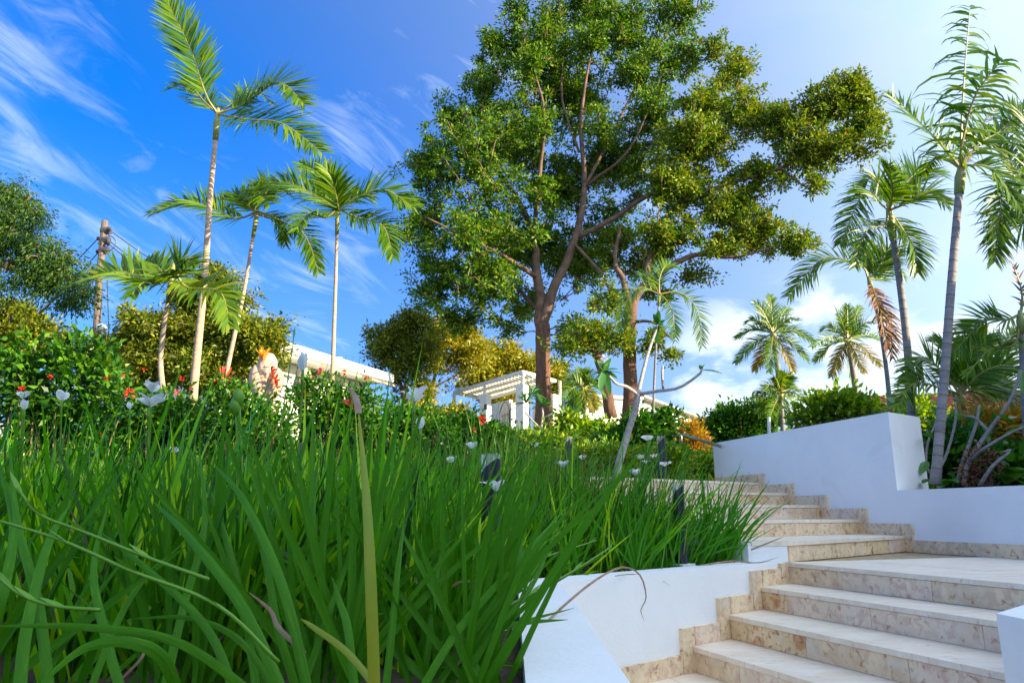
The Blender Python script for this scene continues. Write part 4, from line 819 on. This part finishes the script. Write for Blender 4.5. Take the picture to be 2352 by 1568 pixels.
shrub('airy light green climber growing above the white wall',[(1900,940,55,24),(1950,945,55,22),(1985,940,30,16),(1860,960,40,18),(1930,925,36,18)],12,120,15,.12,.14,leafm='shrub_lit',stems=9)
shrub('leafy dark shrub filling the corner behind the square end of the wall',[(2180,1060,50,50),(2240,1060,70,60),(2320,1080,50,44),(2190,1010,40,30)],8.6,190,14,.12,.14,leafm='bigleaf')
shrub('tangle of dry orange palm leaves at the right edge',[(2290,1010,50,34),(2250,1000,40,30),(2330,1000,30,26)],8.9,130,16,.20,.14,leafm='croton',asp=.16,name='dry_leaf_tangle',cat='dry leaves')
shrub('rusty withered flower cluster at the foot of the branching shrub',[(2255,1065,24,34),(2240,1090,26,16)],7.9,60,18,.07,.06,leafm='palm_dead',asp=.3,name='withered_plant',cat='dry plant')
shrub('green bushes in front of the red roofed villa',[(2100,960,50,40),(2060,970,50,30),(2150,990,50,40)],15,160,20,.13,.2,leafm='shrub_lit')

# hillside planting further up: lawn and ground cover, nobody could count it
b=MB(); n=52000
X=rng.uniform(-22,16,n); Yv=9.6+34*rng.random(n)**1.5; keep=~((np.array([side_line(x,y)>-.2 and wall_line(x,y)<.2 for x,y in zip(X,Yv)]))&(Yv<13.5)); X=X[keep];Yv=Yv[keep]
Z=np.array([gz(x,y) for x,y in zip(X,Yv)])+EYE; s=.10+.006*Yv
P=np.stack([X,Yv,Z+rng.random(len(X))*.16],1); leaves(b,P,rng.normal(size=P.shape)*.6+np.array([0,0,.8]),s*rng.uniform(.7,1.5,len(X)),s*.5)
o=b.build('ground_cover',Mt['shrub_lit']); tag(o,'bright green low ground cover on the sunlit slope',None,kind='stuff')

# ------------------------------------------------------------------ leaves on stems: pale frangipani and friends
def bigleaf(parent,base,dirv,L,wd,m_='bigleaf',curl=.6,name='leaf'):
    b=MB(); d=norm(np.array(dirv,float)[None]); strips(b,np.array([base],float),d,L,wd,curl,seg=7,side=norm(np.cross(d,np.array([[rng.normal()*.3,rng.normal()*.4-.2,1.]]))),prof=lambda t: math.sin(math.pi*min(1,.06+t*.94))**.7 if t<1 else 0,vfold=.28)
    return b.build(name,Mt[m_],parent,smooth=True)
YF=8.2
fr=empty('frangipani_tree',W(1412,1120,YF),'pale grey leaning frangipani trunk with bare forked branches and few big leaves','small tree')
b=MB(); b.tube(spline([W(1408,1150,YF),W(1418,1080,YF),W(1440,1000,YF),W(1462,930,YF),W(1466,895,YF)],14),np.linspace(.047,.030,14),12); b.build('trunk',Mt['pale'],fr,smooth=True)
def br(pts,r0,r1,mm='pale'): 
    b=MB(); n=12; b.tube(spline([W(x,y,YF+d) for x,y,d in pts],n),np.linspace(r0,r1,n),8); return b.build('branch',Mt[mm],fr,smooth=True)
br([(1466,900,0),(1478,850,.1),(1492,800,.2),(1512,745,.3)],.024,.014); br([(1463,905,0),(1440,888,-.1),(1415,880,-.2),(1392,855,-.3)],.022,.013)
br([(1468,905,0),(1510,898,-.1),(1560,890,-.2),(1605,860,-.3),(1612,848,-.3)],.022,.011); br([(1523,893,-.12),(1521,862,-.15),(1522,840,-.15)],.014,.012)
def leafs_at(x,y,dY,spec,parent=fr,Y=YF):
    c=W(x,y,Y+dY)
    for (tx,ty,wd) in spec:
        e=W(tx,ty,Y+dY-.03); dv=e-c; bigleaf(parent,c,(dv.x,dv.y+rng.normal()*.04,dv.z+dv.length*.15),dv.length,wd,curl=.35)
leafs_at(1388,852,-.3,[(1352,858,.07),(1360,885,.07),(1375,905,.08),(1400,912,.09),(1372,825,.07),(1398,828,.07),(1422,850,.08),(1432,862,.05),(1405,822,.08),(1418,872,.07),(1345,872,.06)])
leafs_at(1512,748,.3,[(1498,720,.07),(1512,712,.08),(1530,760,.08),(1548,762,.07),(1510,790,.08),(1528,735,.07),(1490,770,.06)])
leafs_at(1612,850,-.3,[(1660,862,.09),(1606,838,.05),(1620,836,.05)])
b=MB(); c=np.array(W(1388,822,YF-.4)); d=norm(rng.normal(size=(10,3))); leaves(b,c+d*.01,d,.04,.03); b.build('blossom',Mt['petal'],fr)
# young plumeria in front of the big trunk
yp=empty('young_plumeria',W(1245,1010,17),'small plant with spiky leaf rosettes in front of the big tree trunk','small tree')
b=MB(); b.tube([W(1250,1035,17),W(1243,985,17),W(1247,950,17),W(1245,935,17)],[.035,.03,.025,.02],7); b.tube([W(1243,985,17),W(1222,965,17),W(1205,945,17)],[.025,.022,.02],7); b.tube([W(1247,960,17),W(1268,950,17),W(1285,945,17)],[.022,.02,.015],7); b.build('trunk',Mt['pale'],yp,smooth=True)
for cx,cy,n in ((1208,925,16),(1247,930,16),(1222,905,12),(1290,945,8)):
    for i in range(n):
        a=2*math.pi*i/n+rng.normal()*.15; r=rng.uniform(26,38)
        e=W(cx+r*math.cos(a),cy-abs(r*math.sin(a))*.7+10*math.cos(a*2),17+rng.normal()*.15); c=W(cx,cy,17); dv=e-c; bigleaf(yp,c,dv,dv.length,.055,curl=.6)
# broad-leaved branching shrub behind the low wall at the right
YB=7.9
bs=empty('branching_shrub',W(2230,1110,YB),'open grey-stemmed shrub with a few broad leathery leaves at the right, behind the low wall','shrub')
def br2(pts,r0,r1):
    b=MB(); b.tube(spline([W(x,y,YB+d) for x,y,d in pts],12),np.linspace(r0,r1,12),7); b.build('branch',Mt['greybark'],bs,smooth=True)
for pts,r0,r1 in (([(2215,1115,0),(2225,1060,0),(2270,990,0),(2320,920,-.1),(2345,850,-.1)],.030,.014),([(2200,1110,.1),(2215,1050,.2),(2240,980,.2),(2250,930,.2)],.028,.012),([(2225,1060,0),(2260,1030,-.2),(2310,1000,-.3),(2352,980,-.4)],.02,.012),([(2150,1090,.1),(2175,1040,.1),(2195,960,.1),(2190,900,.1)],.018,.010),([(2125,1085,.2),(2130,1020,.2),(2150,970,.2)],.016,.010),([(2250,1115,-.2),(2280,1070,-.3),(2320,1035,-.3),(2300,1040,-.3)],.022,.012),([(2270,990,0),(2240,960,.1),(2215,955,.2)],.018,.01),([(2118,1060,.1),(2140,1090,.1),(2160,1105,.1)],.018,.012)): br2(pts,r0,r1)
for x,y,tx,ty,wd in ((2130,1060,2112,1085,.09),(2150,1110,2200,1092,.15),(2190,1105,2150,1118,.12),(2345,850,2352,900,.1),(2345,960,2310,955,.08),(2352,975,2300,1000,.09),(2330,1100,2260,1075,.10),(2352,1110,2290,1085,.12),(2240,1120,2290,1105,.13),(2320,1060,2300,1020,.14),(2290,1090,2250,1060,.10),(2215,955,2185,950,.08),(2120,1110,2145,1095,.1),(2340,1040,2352,1000,.18),(2310,1110,2345,1060,.2),(2240,1060,2270,1020,.12),(2140,1005,2125,990,.08),(2200,1040,2225,1010,.09),(2280,950,2330,965,.08),(2170,1115,2130,1100,.1),(2352,1090,2310,1065,.16),(2260,1115,2225,1095,.12),(2100,960,2112,930,.10),(2052,925,2040,905,.06)):
    c=W(x,y,YB+rng.uniform(-.3,.2)); e=W(tx,ty,YB+rng.uniform(-.4,.1)); dv=e-c; bigleaf(bs,c,dv,max(dv.length,.12),wd,curl=.5)
# leaf whorls of a clusia-like plant peeping over the wall
cp=empty('broadleaf_plant',W(1860,1000,12.5),'two small whorls of dark rounded leaves peeping over the white wall below the coconut palm','plant')
for cx,cy in ((1815,972),(1852,975),(1862,955)):
    for a in np.linspace(0,2*math.pi,8)[:-1]:
        c=W(cx,cy,12.5); e=W(cx+20*math.cos(a),cy-9-16*math.sin(a),12.5); dv=e-c; bigleaf(cp,c,dv,dv.length,.08,curl=.3)
b=MB(); b.tube([W(1830,1010,12.5),W(1815,975,12.5)],.012,5); b.tube([W(1850,1010,12.5),W(1858,960,12.5)],.012,5); b.build('stem',Mt['twig'],cp)
tp=empty('white_post',W(1767,985,13),'short white post standing behind the tall white wall','post'); b=MB(); b.tube([W(1767,1010,13),W(1766,958,13)],.03,8); b.build('post',Mt['white'],tp)
# pale bulbous stumps with bromeliads
YS=7.0
def stump(px,label,top,ww,bulge):
    s=empty('tree_stump',W(px,1060,YS),label,'stump'); P=[];r=[]
    for y,f in ((1100,.55),(1020,.60),(950,.58),(905,.62),(870,.74),(840,.80),(822,.62),(top,.30)):
        if y<top: continue
        P.append(W(px+ (6*math.sin(y/30)),y,YS)); r.append(ww*f)
    b=MB(); b.tube(spline(P,18),np.interp(np.linspace(0,1,18),np.linspace(0,1,len(r)),r)*(1+rng.normal(size=18)*.04),16); b.build('trunk',Mt['stump'],s,smooth=True)
    for (x0,y0,x1,y1,x2,y2,rr) in bulge:
        b=MB(); b.tube(spline([W(x0,y0,YS-.02),W(x1,y1,YS-.03),W(x2,y2,YS-.03)],9),np.array([.4,.7,.95,1.05,1.1,1.05,.95,.75,.35])*rr,12); b.build('stub',Mt['stump'],s,smooth=True)
    return s
stump(612,'pale stump with lopped rounded limbs, carrying an orange tuft',812,.13,[(612,940,592,880,590,838,.075),(614,930,634,880,634,845,.070)])
stump(702,'shorter orange-brown stump half hidden by leaves, right of the pale one',845,.12,[(702,910,700,880,700,855,.09)])
def brom(px,py,Y,label,mt,n,L,wd,spread,name='bromeliad'):
    t=empty(name,W(px,py,Y),label,'bromeliad')
    for i in range(n):
        a=2*math.pi*i/n*1.0+rng.normal()*.2; sp=rng.uniform(.15,1)*spread; c=W(px,py,Y); dv=Vector((math.cos(a)*sp,math.sin(a)*sp*.6,1)).normalized(); bigleaf(t,c,dv,L*rng.uniform(.7,1.1),wd,mt,curl=.25)
brom(604,828,YS-.1,'orange tufted bromeliad on top of the pale stump','petal_orange',26,.14,.014,.9)
for i,(x,y) in enumerate(((628,850),(632,872),(636,890))): pass
t=empty('bromeliad',W(628,870,YS-.12),'red spiky bromeliad growing on the right side of the pale stump','bromeliad')
for i in range(26):
    f=i/25; c=W(620+16*f,838+55*f,YS-.12); dv=Vector((rng.normal()*.5+.2,-.4,rng.normal()*.4+.5)); bigleaf(t,c,dv,.07*rng.uniform(.8,1.3),.022,'petal_red',curl=.8)
t=empty('bromeliad',W(520,850,YS),'dark red bromeliad beside the leaning palm trunk','bromeliad')
for (x,y,dx) in ((505,850,-.8),(512,848,-.4),(522,845,.5),(530,855,.9),(500,862,-1),(516,862,.1),(535,868,.6)):
    bigleaf(t,W(515,875,YS-.1),W(x,y-8,YS-.1)-W(515,875,YS-.1),.15,.025,'petal_red',curl=.1)
rf=empty('red_flower',W(812,935,3.2),'single deep red flower beside the dry tip of the yellow leaf','flower')
for dx,dz in ((-.5,1),(0,1),(.35,1),(.7,.6),(-.9,.3)):
    bigleaf(rf,W(812,936,3.2),(dx*.4,-.1,dz),.060,.028,'petal_red',curl=.2,name='petal')

# ------------------------------------------------------------------ iris bed
def in_bed(x,y):
    return side_line(x,y)<-.30
def clump_dirs(n,az=None,tilt=.55):
    az=rng.uniform(0,2*math.pi) if az is None else az
    a=rng.normal(0,tilt*.62,n)              # fan angle
    f=np.array([math.cos(az),math.sin(az),0]); D=np.sin(a)[:,None]*f+np.cos(a)[:,None]*np.array([0,0,1.])+rng.normal(size=(n,3))*.10
    return norm(D),f
iprof=lambda t: np.where(t<.12,.7+.3*t/.12,1-((np.maximum(t,.12)-.12)/.88)**2.6)
b=MB(); bd=MB(); lit=MB(); cnt=0
pts=[]
for yy in np.arange(2.15,8.9,.25):
    for xx in np.arange(-8.5,2.2,.26):
        x=xx+rng.uniform(-.1,.1); y=yy+rng.uniform(-.1,.1)
        if abs(x)>y*.80+.7 or not in_bed(x,y): continue
        if y<2.5 and x>-.25: continue
        pts.append((x,y))
near=[]
for x,y in pts:
    z=gz(x,y)+EYE
    f_=max(0,min(1,(y-2.2)/3)); n=int(19+7*f_)
    for rep in range(2):
        D,fv=clump_dirs(n,tilt=.60); nb=len(D)
        P0=np.array([x,y,z-.02])+rng.normal(size=(nb,3))*np.array([.055,.055,0])
        hs=1.0 if x<-.3 else .86
        if y>5.3 and x>-.4: hs*=1.32
        L=(.40+.42*rng.random(nb)**1.25+.24*(rng.random(nb)<.20))*hs*(1 if rep==0 else .85)*(1 if y<4 else 1.08); Wd=rng.uniform(.011,.025,nb)*(1 if y<5 else .72)
        wind=np.array([.10,0,0]) if x<.4 else np.array([.45,-.05,-.05])
        sd=norm(fv[None]+rng.normal(size=(nb,3))*.55)
        strips(bd if (y>5.5) else b,P0,D+wind*.35,L,Wd,np.abs(rng.normal(.22,.28,nb)),seg=5,prof=iprof,side=sd,bendv=np.broadcast_to(wind,(nb,3))*rng.uniform(.2,1.3,(nb,1)))
    m_=2; D,fv=clump_dirs(m_,tilt=.8); strips(lit,np.array([x,y,z])+rng.normal(size=(m_,3))*np.array([.08,.08,0]),D,rng.uniform(.35,.65,m_),.010,rng.uniform(.5,1.4,m_),seg=6,prof=iprof)
    # withered strands at the base
    m_=4; P0=np.array([x,y,z+.05])+rng.normal(size=(m_,3))*np.array([.12,.12,.03]); strips(lit,P0,rng.normal(size=(m_,3))+np.array([0,0,.6]),rng.uniform(.2,.45,m_),.006,1.6,seg=5)
o=b.build('iris_bed',Mt['blade']); tag(o,'dense bed of long sword-shaped iris leaves filling the left half',None,kind='stuff')
o=bd.build('iris_bed',Mt['blade_dark']); tag(o,'further rows of iris leaves in front of the terrace wall',None,kind='stuff')
o=lit.build('leaf_litter',Mt['litter']); tag(o,'withered strands and dry leaves under the iris clumps',None,kind='stuff')
# clumps near enough for their leaves to be told apart
HC=[(-1.62,2.05,'iris clump at the left edge of the picture, its leaves crossing low'),(-1.20,1.75,'iris clump in the lower left corner with arching outer leaves'),(-.78,1.9,'iris clump left of the nearest fan, with deep green broad leaves'),
    (-.42,1.80,'nearest iris fan at the bottom centre with long leaves leaning left'),(-.20,2.15,'iris clump just right of the yellow leaf, leaves fanning both ways'),(-.12,1.88,'iris clump touching the near end of the white planter cap'),(-.16,2.65,'iris clump beside the planter cap whose leaves lean over it'),
    (-.95,2.45,'broad-leaved iris clump behind the lower-left clumps'),(-.55,2.55,'tall iris clump in the centre left, its tips among the red flowers')]
for ci_,(x,y,lab) in enumerate(HC):
    z=gz(x,y)+EYE; t=empty('iris_clump',(x,y,z),lab,'iris plant','near iris clumps in the planter'); n=30
    D,fv=clump_dirs(n,az=rng.uniform(-.5,.5),tilt=.62)
    for i in range(n):
        bb=MB(); P0=np.array([[x,y,z]])+rng.normal(size=(1,3))*np.array([.05,.05,0]); wn=.10 if x<-.3 else .30
        strips(bb,P0,D[i:i+1]+np.array([[wn*.3,0,0]]),rng.uniform(.50,.80)*(.9 if x>-.25 else 1),rng.uniform(.013,.022),abs(rng.normal(.18,.22)),seg=7,prof=iprof,side=norm(fv[None]+rng.normal(size=(1,3))*.45),bendv=np.array([[wn,0,0]])*rng.uniform(0,.6),vfold=.25)
        strip_uv(bb.build('leaf',Mt['hero'],t,smooth=True),3)
# edge clumps by the planter cap and stairs, leaning to the right
for (x,y,lab,wn,n,hh_) in ((1.60,5.90,'iris clump hard against the white end face, blades arching over it',.7,46,.9),(1.52,6.25,'iris clump half hidden behind the one against the white end face',.7,42,.95),(1.32,5.75,'iris clump leaning right over the white block by the steps',.75,44,.85),(1.55,6.05,'iris clump behind the white block with tips over the upper steps',.8,40,.85),(.82,5.15,'iris clump just behind the planter cap, left of the black bollard',.3,36,.8),(1.05,5.45,'iris clump at the foot of the black bollard on the planter cap',.3,34,.8),(1.40,6.6,'iris clump beside the upper steps with blades fanned to the right',.7,40,.9)):
    z=gz(x,y)+EYE; t=empty('iris_clump',(x,y,z),lab,'iris plant','iris clumps along the stair edge'); 
    D,fv=clump_dirs(n,az=0.1,tilt=.6)
    for i in range(n):
        bb=MB(); P0=np.array([[x,y,z]])+rng.normal(size=(1,3))*np.array([.06,.06,0])
        strips(bb,P0,D[i:i+1]+np.array([[wn*.45,-.05,0]]),rng.uniform(.5,.95)*hh_,rng.uniform(.013,.02),abs(rng.normal(.3,.25)),seg=5,prof=iprof,side=norm(fv[None]+rng.normal(size=(1,3))*.5),bendv=np.array([[wn*.6,-.1,0]])*rng.uniform(0,1))
        bb.build('leaf',Mt['blade'],t)
# single leaves drawn out across the foreground
hf=empty('iris_clump',(-.28,1.5,EYE-.42),'closest broad iris leaves sweeping up and left from the bottom centre','iris plant','near iris clumps in the planter')
def hero(pts,wd,m_='hero',parent=None,label=None,name='leaf',tip=1.0):
    wd=wd*(.72 if m_=='hero' else .85); P=spline([W(x,y,Y) for x,y,Y in pts],22); n=len(P); T=norm(np.gradient(P,axis=0)); view=norm(P-np.array([0,0,EYE])); S=norm(np.cross(T,view)); Nn=np.cross(S,T)
    tt=np.linspace(0,1,n); wv=np.where(tt<.08,.8+.2*tt/.08,1-((np.maximum(tt,.08)-.08)/.92)**3.0)*wd/2+.0004
    V=np.stack([P-S*wv[:,None]+Nn*wv[:,None]*.32,P,P+S*wv[:,None]+Nn*wv[:,None]*.32],1).reshape(-1,3); F=[]
    for k in range(n-1):
        for j in (0,1): F.append((k*3+j,k*3+j+1,k*3+j+4,k*3+j+3))
    b=MB(); b.add(V,F); o=b.build(name,Mt[m_],parent,smooth=True); strip_uv(o,3)
    if label: o['label']=label
    return o
hero([(862,1640,1.30),(852,1350,1.30),(842,1150,1.32),(822,930,1.36)],.0225,'blade_yellow',hf,'upright yellowing leaf with a withered tip')
hero([(824,948,1.354),(820,925,1.36),(812,905,1.37),(796,886,1.38)],.014,'dry',hf,'withered white tip of the yellow leaf')
for pts,wd in (([(720,1640,1.45),(650,1350,1.5),(560,1150,1.6),(486,1060,1.7)],.026),([(680,1660,1.35),(560,1400,1.4),(430,1230,1.5),(350,1150,1.6)],.026),([(700,1640,1.7),(640,1450,1.7),(600,1250,1.75),(520,1080,1.8)],.024),
    ([(640,1640,1.25),(420,1480,1.2),(200,1440,1.15),(-40,1437,1.1)],.018),([(420,1650,1.2),(380,1520,1.15),(300,1475,1.12),(190,1490,1.1),(60,1600,1.05)],.024),([(40,1650,1.3),(60,1450,1.35),(110,1250,1.45),(165,1150,1.55)],.026),
    ([(-30,1500,1.4),(10,1350,1.4),(30,1200,1.5),(-10,1050,1.6)],.024),([(820,1640,1.5),(800,1450,1.55),(780,1380,1.6),(762,1322,1.62)],.022),([(880,1640,1.7),(900,1450,1.75),(915,1300,1.8),(930,1180,1.9)],.022),
    ([(930,1650,1.7),(1050,1450,1.8),(1180,1300,1.9),(1305,1160,2.1)],.024),([(1000,1650,1.8),(1100,1500,1.85),(1180,1320,1.9),(1205,1215,2.0)],.022),([(960,1640,1.9),(985,1480,1.9),(1000,1350,2.0),(1020,1240,2.1)],.022),
    ([(1060,1650,1.9),(1120,1480,1.95),(1190,1350,2.0),(1245,1290,2.1)],.020),([(1010,1480,1.95),(1090,1455,2.0),(1200,1430,2.05),(1305,1422,2.15)],.024),([(1000,1530,1.9),(1080,1490,1.95),(1160,1440,2.05),(1320,1395,2.3)],.022),
    ([(120,1660,1.35),(90,1400,1.4),(40,1200,1.5),(20,1010,1.6)],.024),([(360,1660,1.6),(420,1400,1.7),(470,1200,1.8),(455,1010,1.95)],.024),([(600,1660,1.7),(560,1400,1.8),(500,1180,1.9),(420,1000,2.05)],.024),([(840,1660,1.8),(760,1400,1.85),(720,1200,1.9),(735,1020,2.0)],.022),([(1080,1660,2.0),(1150,1450,2.05),(1230,1330,2.15),(1290,1180,2.3)],.020),([(660,1640,1.6),(560,1480,1.6),(440,1420,1.6),(300,1420,1.65)],.018),([(560,1660,1.5),(480,1450,1.55),(330,1300,1.65),(200,1200,1.8)],.022),([(300,1660,1.5),(240,1450,1.55),(215,1300,1.65),(250,1150,1.8)],.024),([(180,1660,1.6),(260,1450,1.7),(330,1330,1.8),(430,1240,1.9)],.02)):
    hero(pts,wd,'hero',hf)
hero([(700,1500,1.5),(640,1440,1.5),(620,1400,1.5),(570,1358,1.5)],.010,'dry',hf,'thin leaf with a pinkish withered end')
hero([(880,1600,1.45),(800,1500,1.47),(720,1440,1.5),(690,1420,1.5)],.014,'blade_yellow',hf,'leaf turning orange towards its tip')
# arching flower stalks with swollen nodes
def stalk(pts,label,r=.0028,nodes=4,buds=True):
    t=empty('flower_stalk',W(*pts[0]),label,'flower stalk'); P=spline([W(*p) for p in pts],26); b=MB(); b.tube(P,np.linspace(r*1.3,r*.8,26),6); b.build('stem',Mt['stalk'],t,smooth=True)
    for k in np.linspace(6,24,nodes).astype(int):
        d=norm((P[min(k+1,25)]-P[k])[None])+np.array([[0,0,.25]]); b=MB(); strips(b,P[k:k+1],d,.05,.009,0,seg=3); b.build('sheath',Mt['stalk'],t)
stalk([(480,1330,1.35),(340,1280,1.35),(190,1220,1.35),(90,1180,1.35),(40,1120,1.36)],'jointed flower stalk rising to the left edge above the arching leaves')
stalk([(640,1520,1.25),(500,1390,1.22),(300,1310,1.2),(140,1240,1.2),(-20,1190,1.2)],'long jointed flower stalk sloping down across the lower left')
stalk([(230,1400,1.3),(120,1390,1.3),(40,1360,1.3),(-30,1300,1.3)],'short flower stalk bending out of the left edge')
stalk([(1010,1500,2.0),(1150,1400,2.1),(1300,1320,2.3),(1405,1255,2.5)],'flower stalk with yellow-tipped buds leaning over the planter cap')
stalk([(1060,1500,2.4),(1140,1380,2.5),(1230,1290,2.6),(1370,1240,2.8)],'flower stalk crossing towards the far side of the planter cap')
stalk([(1000,1535,2.1),(1100,1525,2.1),(1200,1530,2.1),(1262,1528,2.1)],'low flower stalk with green seed pods over the near cap edge')
t=empty('seed_pod',W(1200,1532,2.1),'green seed pod with an orange tip by the near cap edge','seed pod'); b=MB(); b.tube([W(1188,1530,2.1),W(1200,1530,2.1),W(1213,1532,2.1)],[.005,.012,.006],10); b.build('pod',Mt['stalk'],t,smooth=True); b=MB(); b.tube([W(1203,1518,2.1),W(1210,1512,2.1)],[.005,.003],8); b.build('tip',Mt['petal_orange'],t)
for px,py,lab in ((548,905,'upper of the two round seed heads among the leaves'),(541,925,'lower of the two round seed heads among the leaves')):
    t=empty('iris_seed_stalk',W(px,py,2.6),lab,'seed pod'); b=MB(); b.tube([W(px,py+30,2.6),W(px,py+14,2.6),W(px,py,2.6),W(px-1,py-13,2.6)],[.006,.018,.019,.008],12); b.build('pod',Mt['stalk'],t,smooth=True); b=MB(); b.tube([W(px+2,py+30,2.6),W(px+6,py+120,2.6),W(px+12,py+260,2.6)],.005,6); b.build('stem',Mt['stalk'],t)
stalk([(640,1010,3.0),(652,930,3.0),(664,850,3.0),(676,765,3.0)],'tall dark bare stalk standing left of the closed white bud',nodes=2)
stalk([(655,1000,3.1),(668,920,3.1),(680,860,3.1),(688,822,3.1)],'shorter reddish-tipped stalk just right of the tall bare one',nodes=2)
# dry leaves lying over the cap
def dry(pts,wd,label,m_='dry'):
    t=empty('dry_leaf',W(*pts[0]),label,'dry leaf'); hero(pts,wd,m_,t,name='blade')
dry([(1215,1470,2.6),(1290,1395,2.8),(1370,1330,3.1),(1430,1302,3.5),(1470,1320,3.7),(1484,1370,3.75),(1472,1400,3.75),(1480,1425,3.75)],.010,'long withered leaf arching over the planter wall and hanging down its face')
dry([(1225,1425,2.9),(1260,1450,2.95),(1290,1457,3.0),(1304,1440,3.0),(1302,1428,3.0)],.008,'dark curled leaf lying on the near planter cap')
dry([(1600,1300,5.4),(1680,1288,5.6),(1740,1292,5.7),(1790,1278,5.75)],.014,'curled dry leaf lying on the cap beside the white block')
dry([(1725,1262,5.7),(1760,1248,5.65),(1800,1232,5.6)],.014,'dark stalk poking out over the white block by the steps')
dry([(1412,1322,4.2),(1450,1318,4.6),(1500,1322,4.8),(1540,1345,4.7)],.006,'thin withered leaf across the middle of the planter cap')
dry([(1005,1375,2.2),(1060,1335,2.2),(1130,1350,2.2),(1160,1400,2.2),(1140,1480,2.2)],.007,'thin pale leaf arching above the bottom-centre clumps')
dry([(270,1568,1.6),(330,1500,1.6),(290,1470,1.6),(240,1500,1.6)],.006,'thin brown strand curled near the bottom left')
# white iris flowers
def flower(px,py,Y,s,label,open_=1.0,stem=None):
    c=W(px,py,Y); t=empty('white_flower',c,label,'flower','white iris flowers above the leaves')
    n=6 if open_>.5 else 4
    for i in range(n):
        a=2*math.pi*i/n+rng.uniform(-.25,.25); o_=open_*(1.25 if i%2 else .8)
        dv=Vector((math.cos(a)*o_,math.sin(a)*o_,1.0)); bigleaf(t,c-Vector((0,0,s*.35)),dv,s*.80*rng.uniform(.85,1.1),s*.52,'petal',curl=.9*open_,name='petal')
    b=MB(); sx=stem or (px-8,py+150); e=W(sx[0],sx[1],Y+.05); b.tube([c-Vector((0,0,s*.35)),c-Vector((0,0,s*.75)),c.lerp(e,.5),e],[.0045,.006,.0035,.0035],6); b.build('stem',Mt['stalk'],t)
FL=[(345,913,2.9,.095,'open white flower beside the orange-red flower head',1.0),(350,887,3.3,.07,'white flower just above the open one at the left',.7),(144,907,3.2,.065,'white cup-shaped flower left of the palm trunks',.5),(54,905,3.4,.05,'small white flower near the left edge',.8),(58,930,3.2,.055,'rounded white flower at the left edge, below a smaller one',.3),(300,930,3.6,.05,'half-hidden white flower left of the seed heads',.5),
 (402,1030,3.2,.05,'small white trumpet flower low among the left leaves',.9),(697,832,2.3,.075,'closed pale bud-like flower standing against the white house',.2),(952,903,2.6,.085,'white flower standing high in front of the golden trees',.8),(966,972,2.5,.05,'pair of pale buds below the high white flower',.2),(1138,1107,2.8,.085,'large white flower in front of the glass bollard',1.0),(775,1098,3.6,.05,'small white flower deep among the middle leaves',.8),
 (1038,1053,5.5,.08,'white flower at the left of the row before the hedge',.8),(1085,1020,6.,.09,'white flower below the pergola gate beside a pink bud',.8),(1293,1063,5.5,.08,'white flower under the small black bollard',.9),(1338,1048,6.5,.07,'white flower right of the small black bollard',.9),(1488,1002,7.5,.10,'white flower high on the dark shrub',1.1),(1470,1046,7.5,.08,'left of the two white flowers before the dark shrub',1.1),(1500,1045,7.6,.08,'right-hand white flower of the pair before the dark shrub',1.1),(1484,1058,7.2,.07,'white flower just below the pair on the dark shrub',1.1),(1528,1062,7.,.09,'flat white flower in front of the right black bollard',1.2),(1458,1082,6.,.08,'white flower near the foot of the pale trunk',.9),(1230,1020,9.,.09,'tiny white flower under the big tree trunk',.9)]
for px,py,Y,s,l,op in FL: flower(px,py,Y,s,l,op)
print('objects',len(bpy.data.objects),'tris',sum(len(o.data.polygons) for o in bpy.data.objects if o.type=='MESH'))
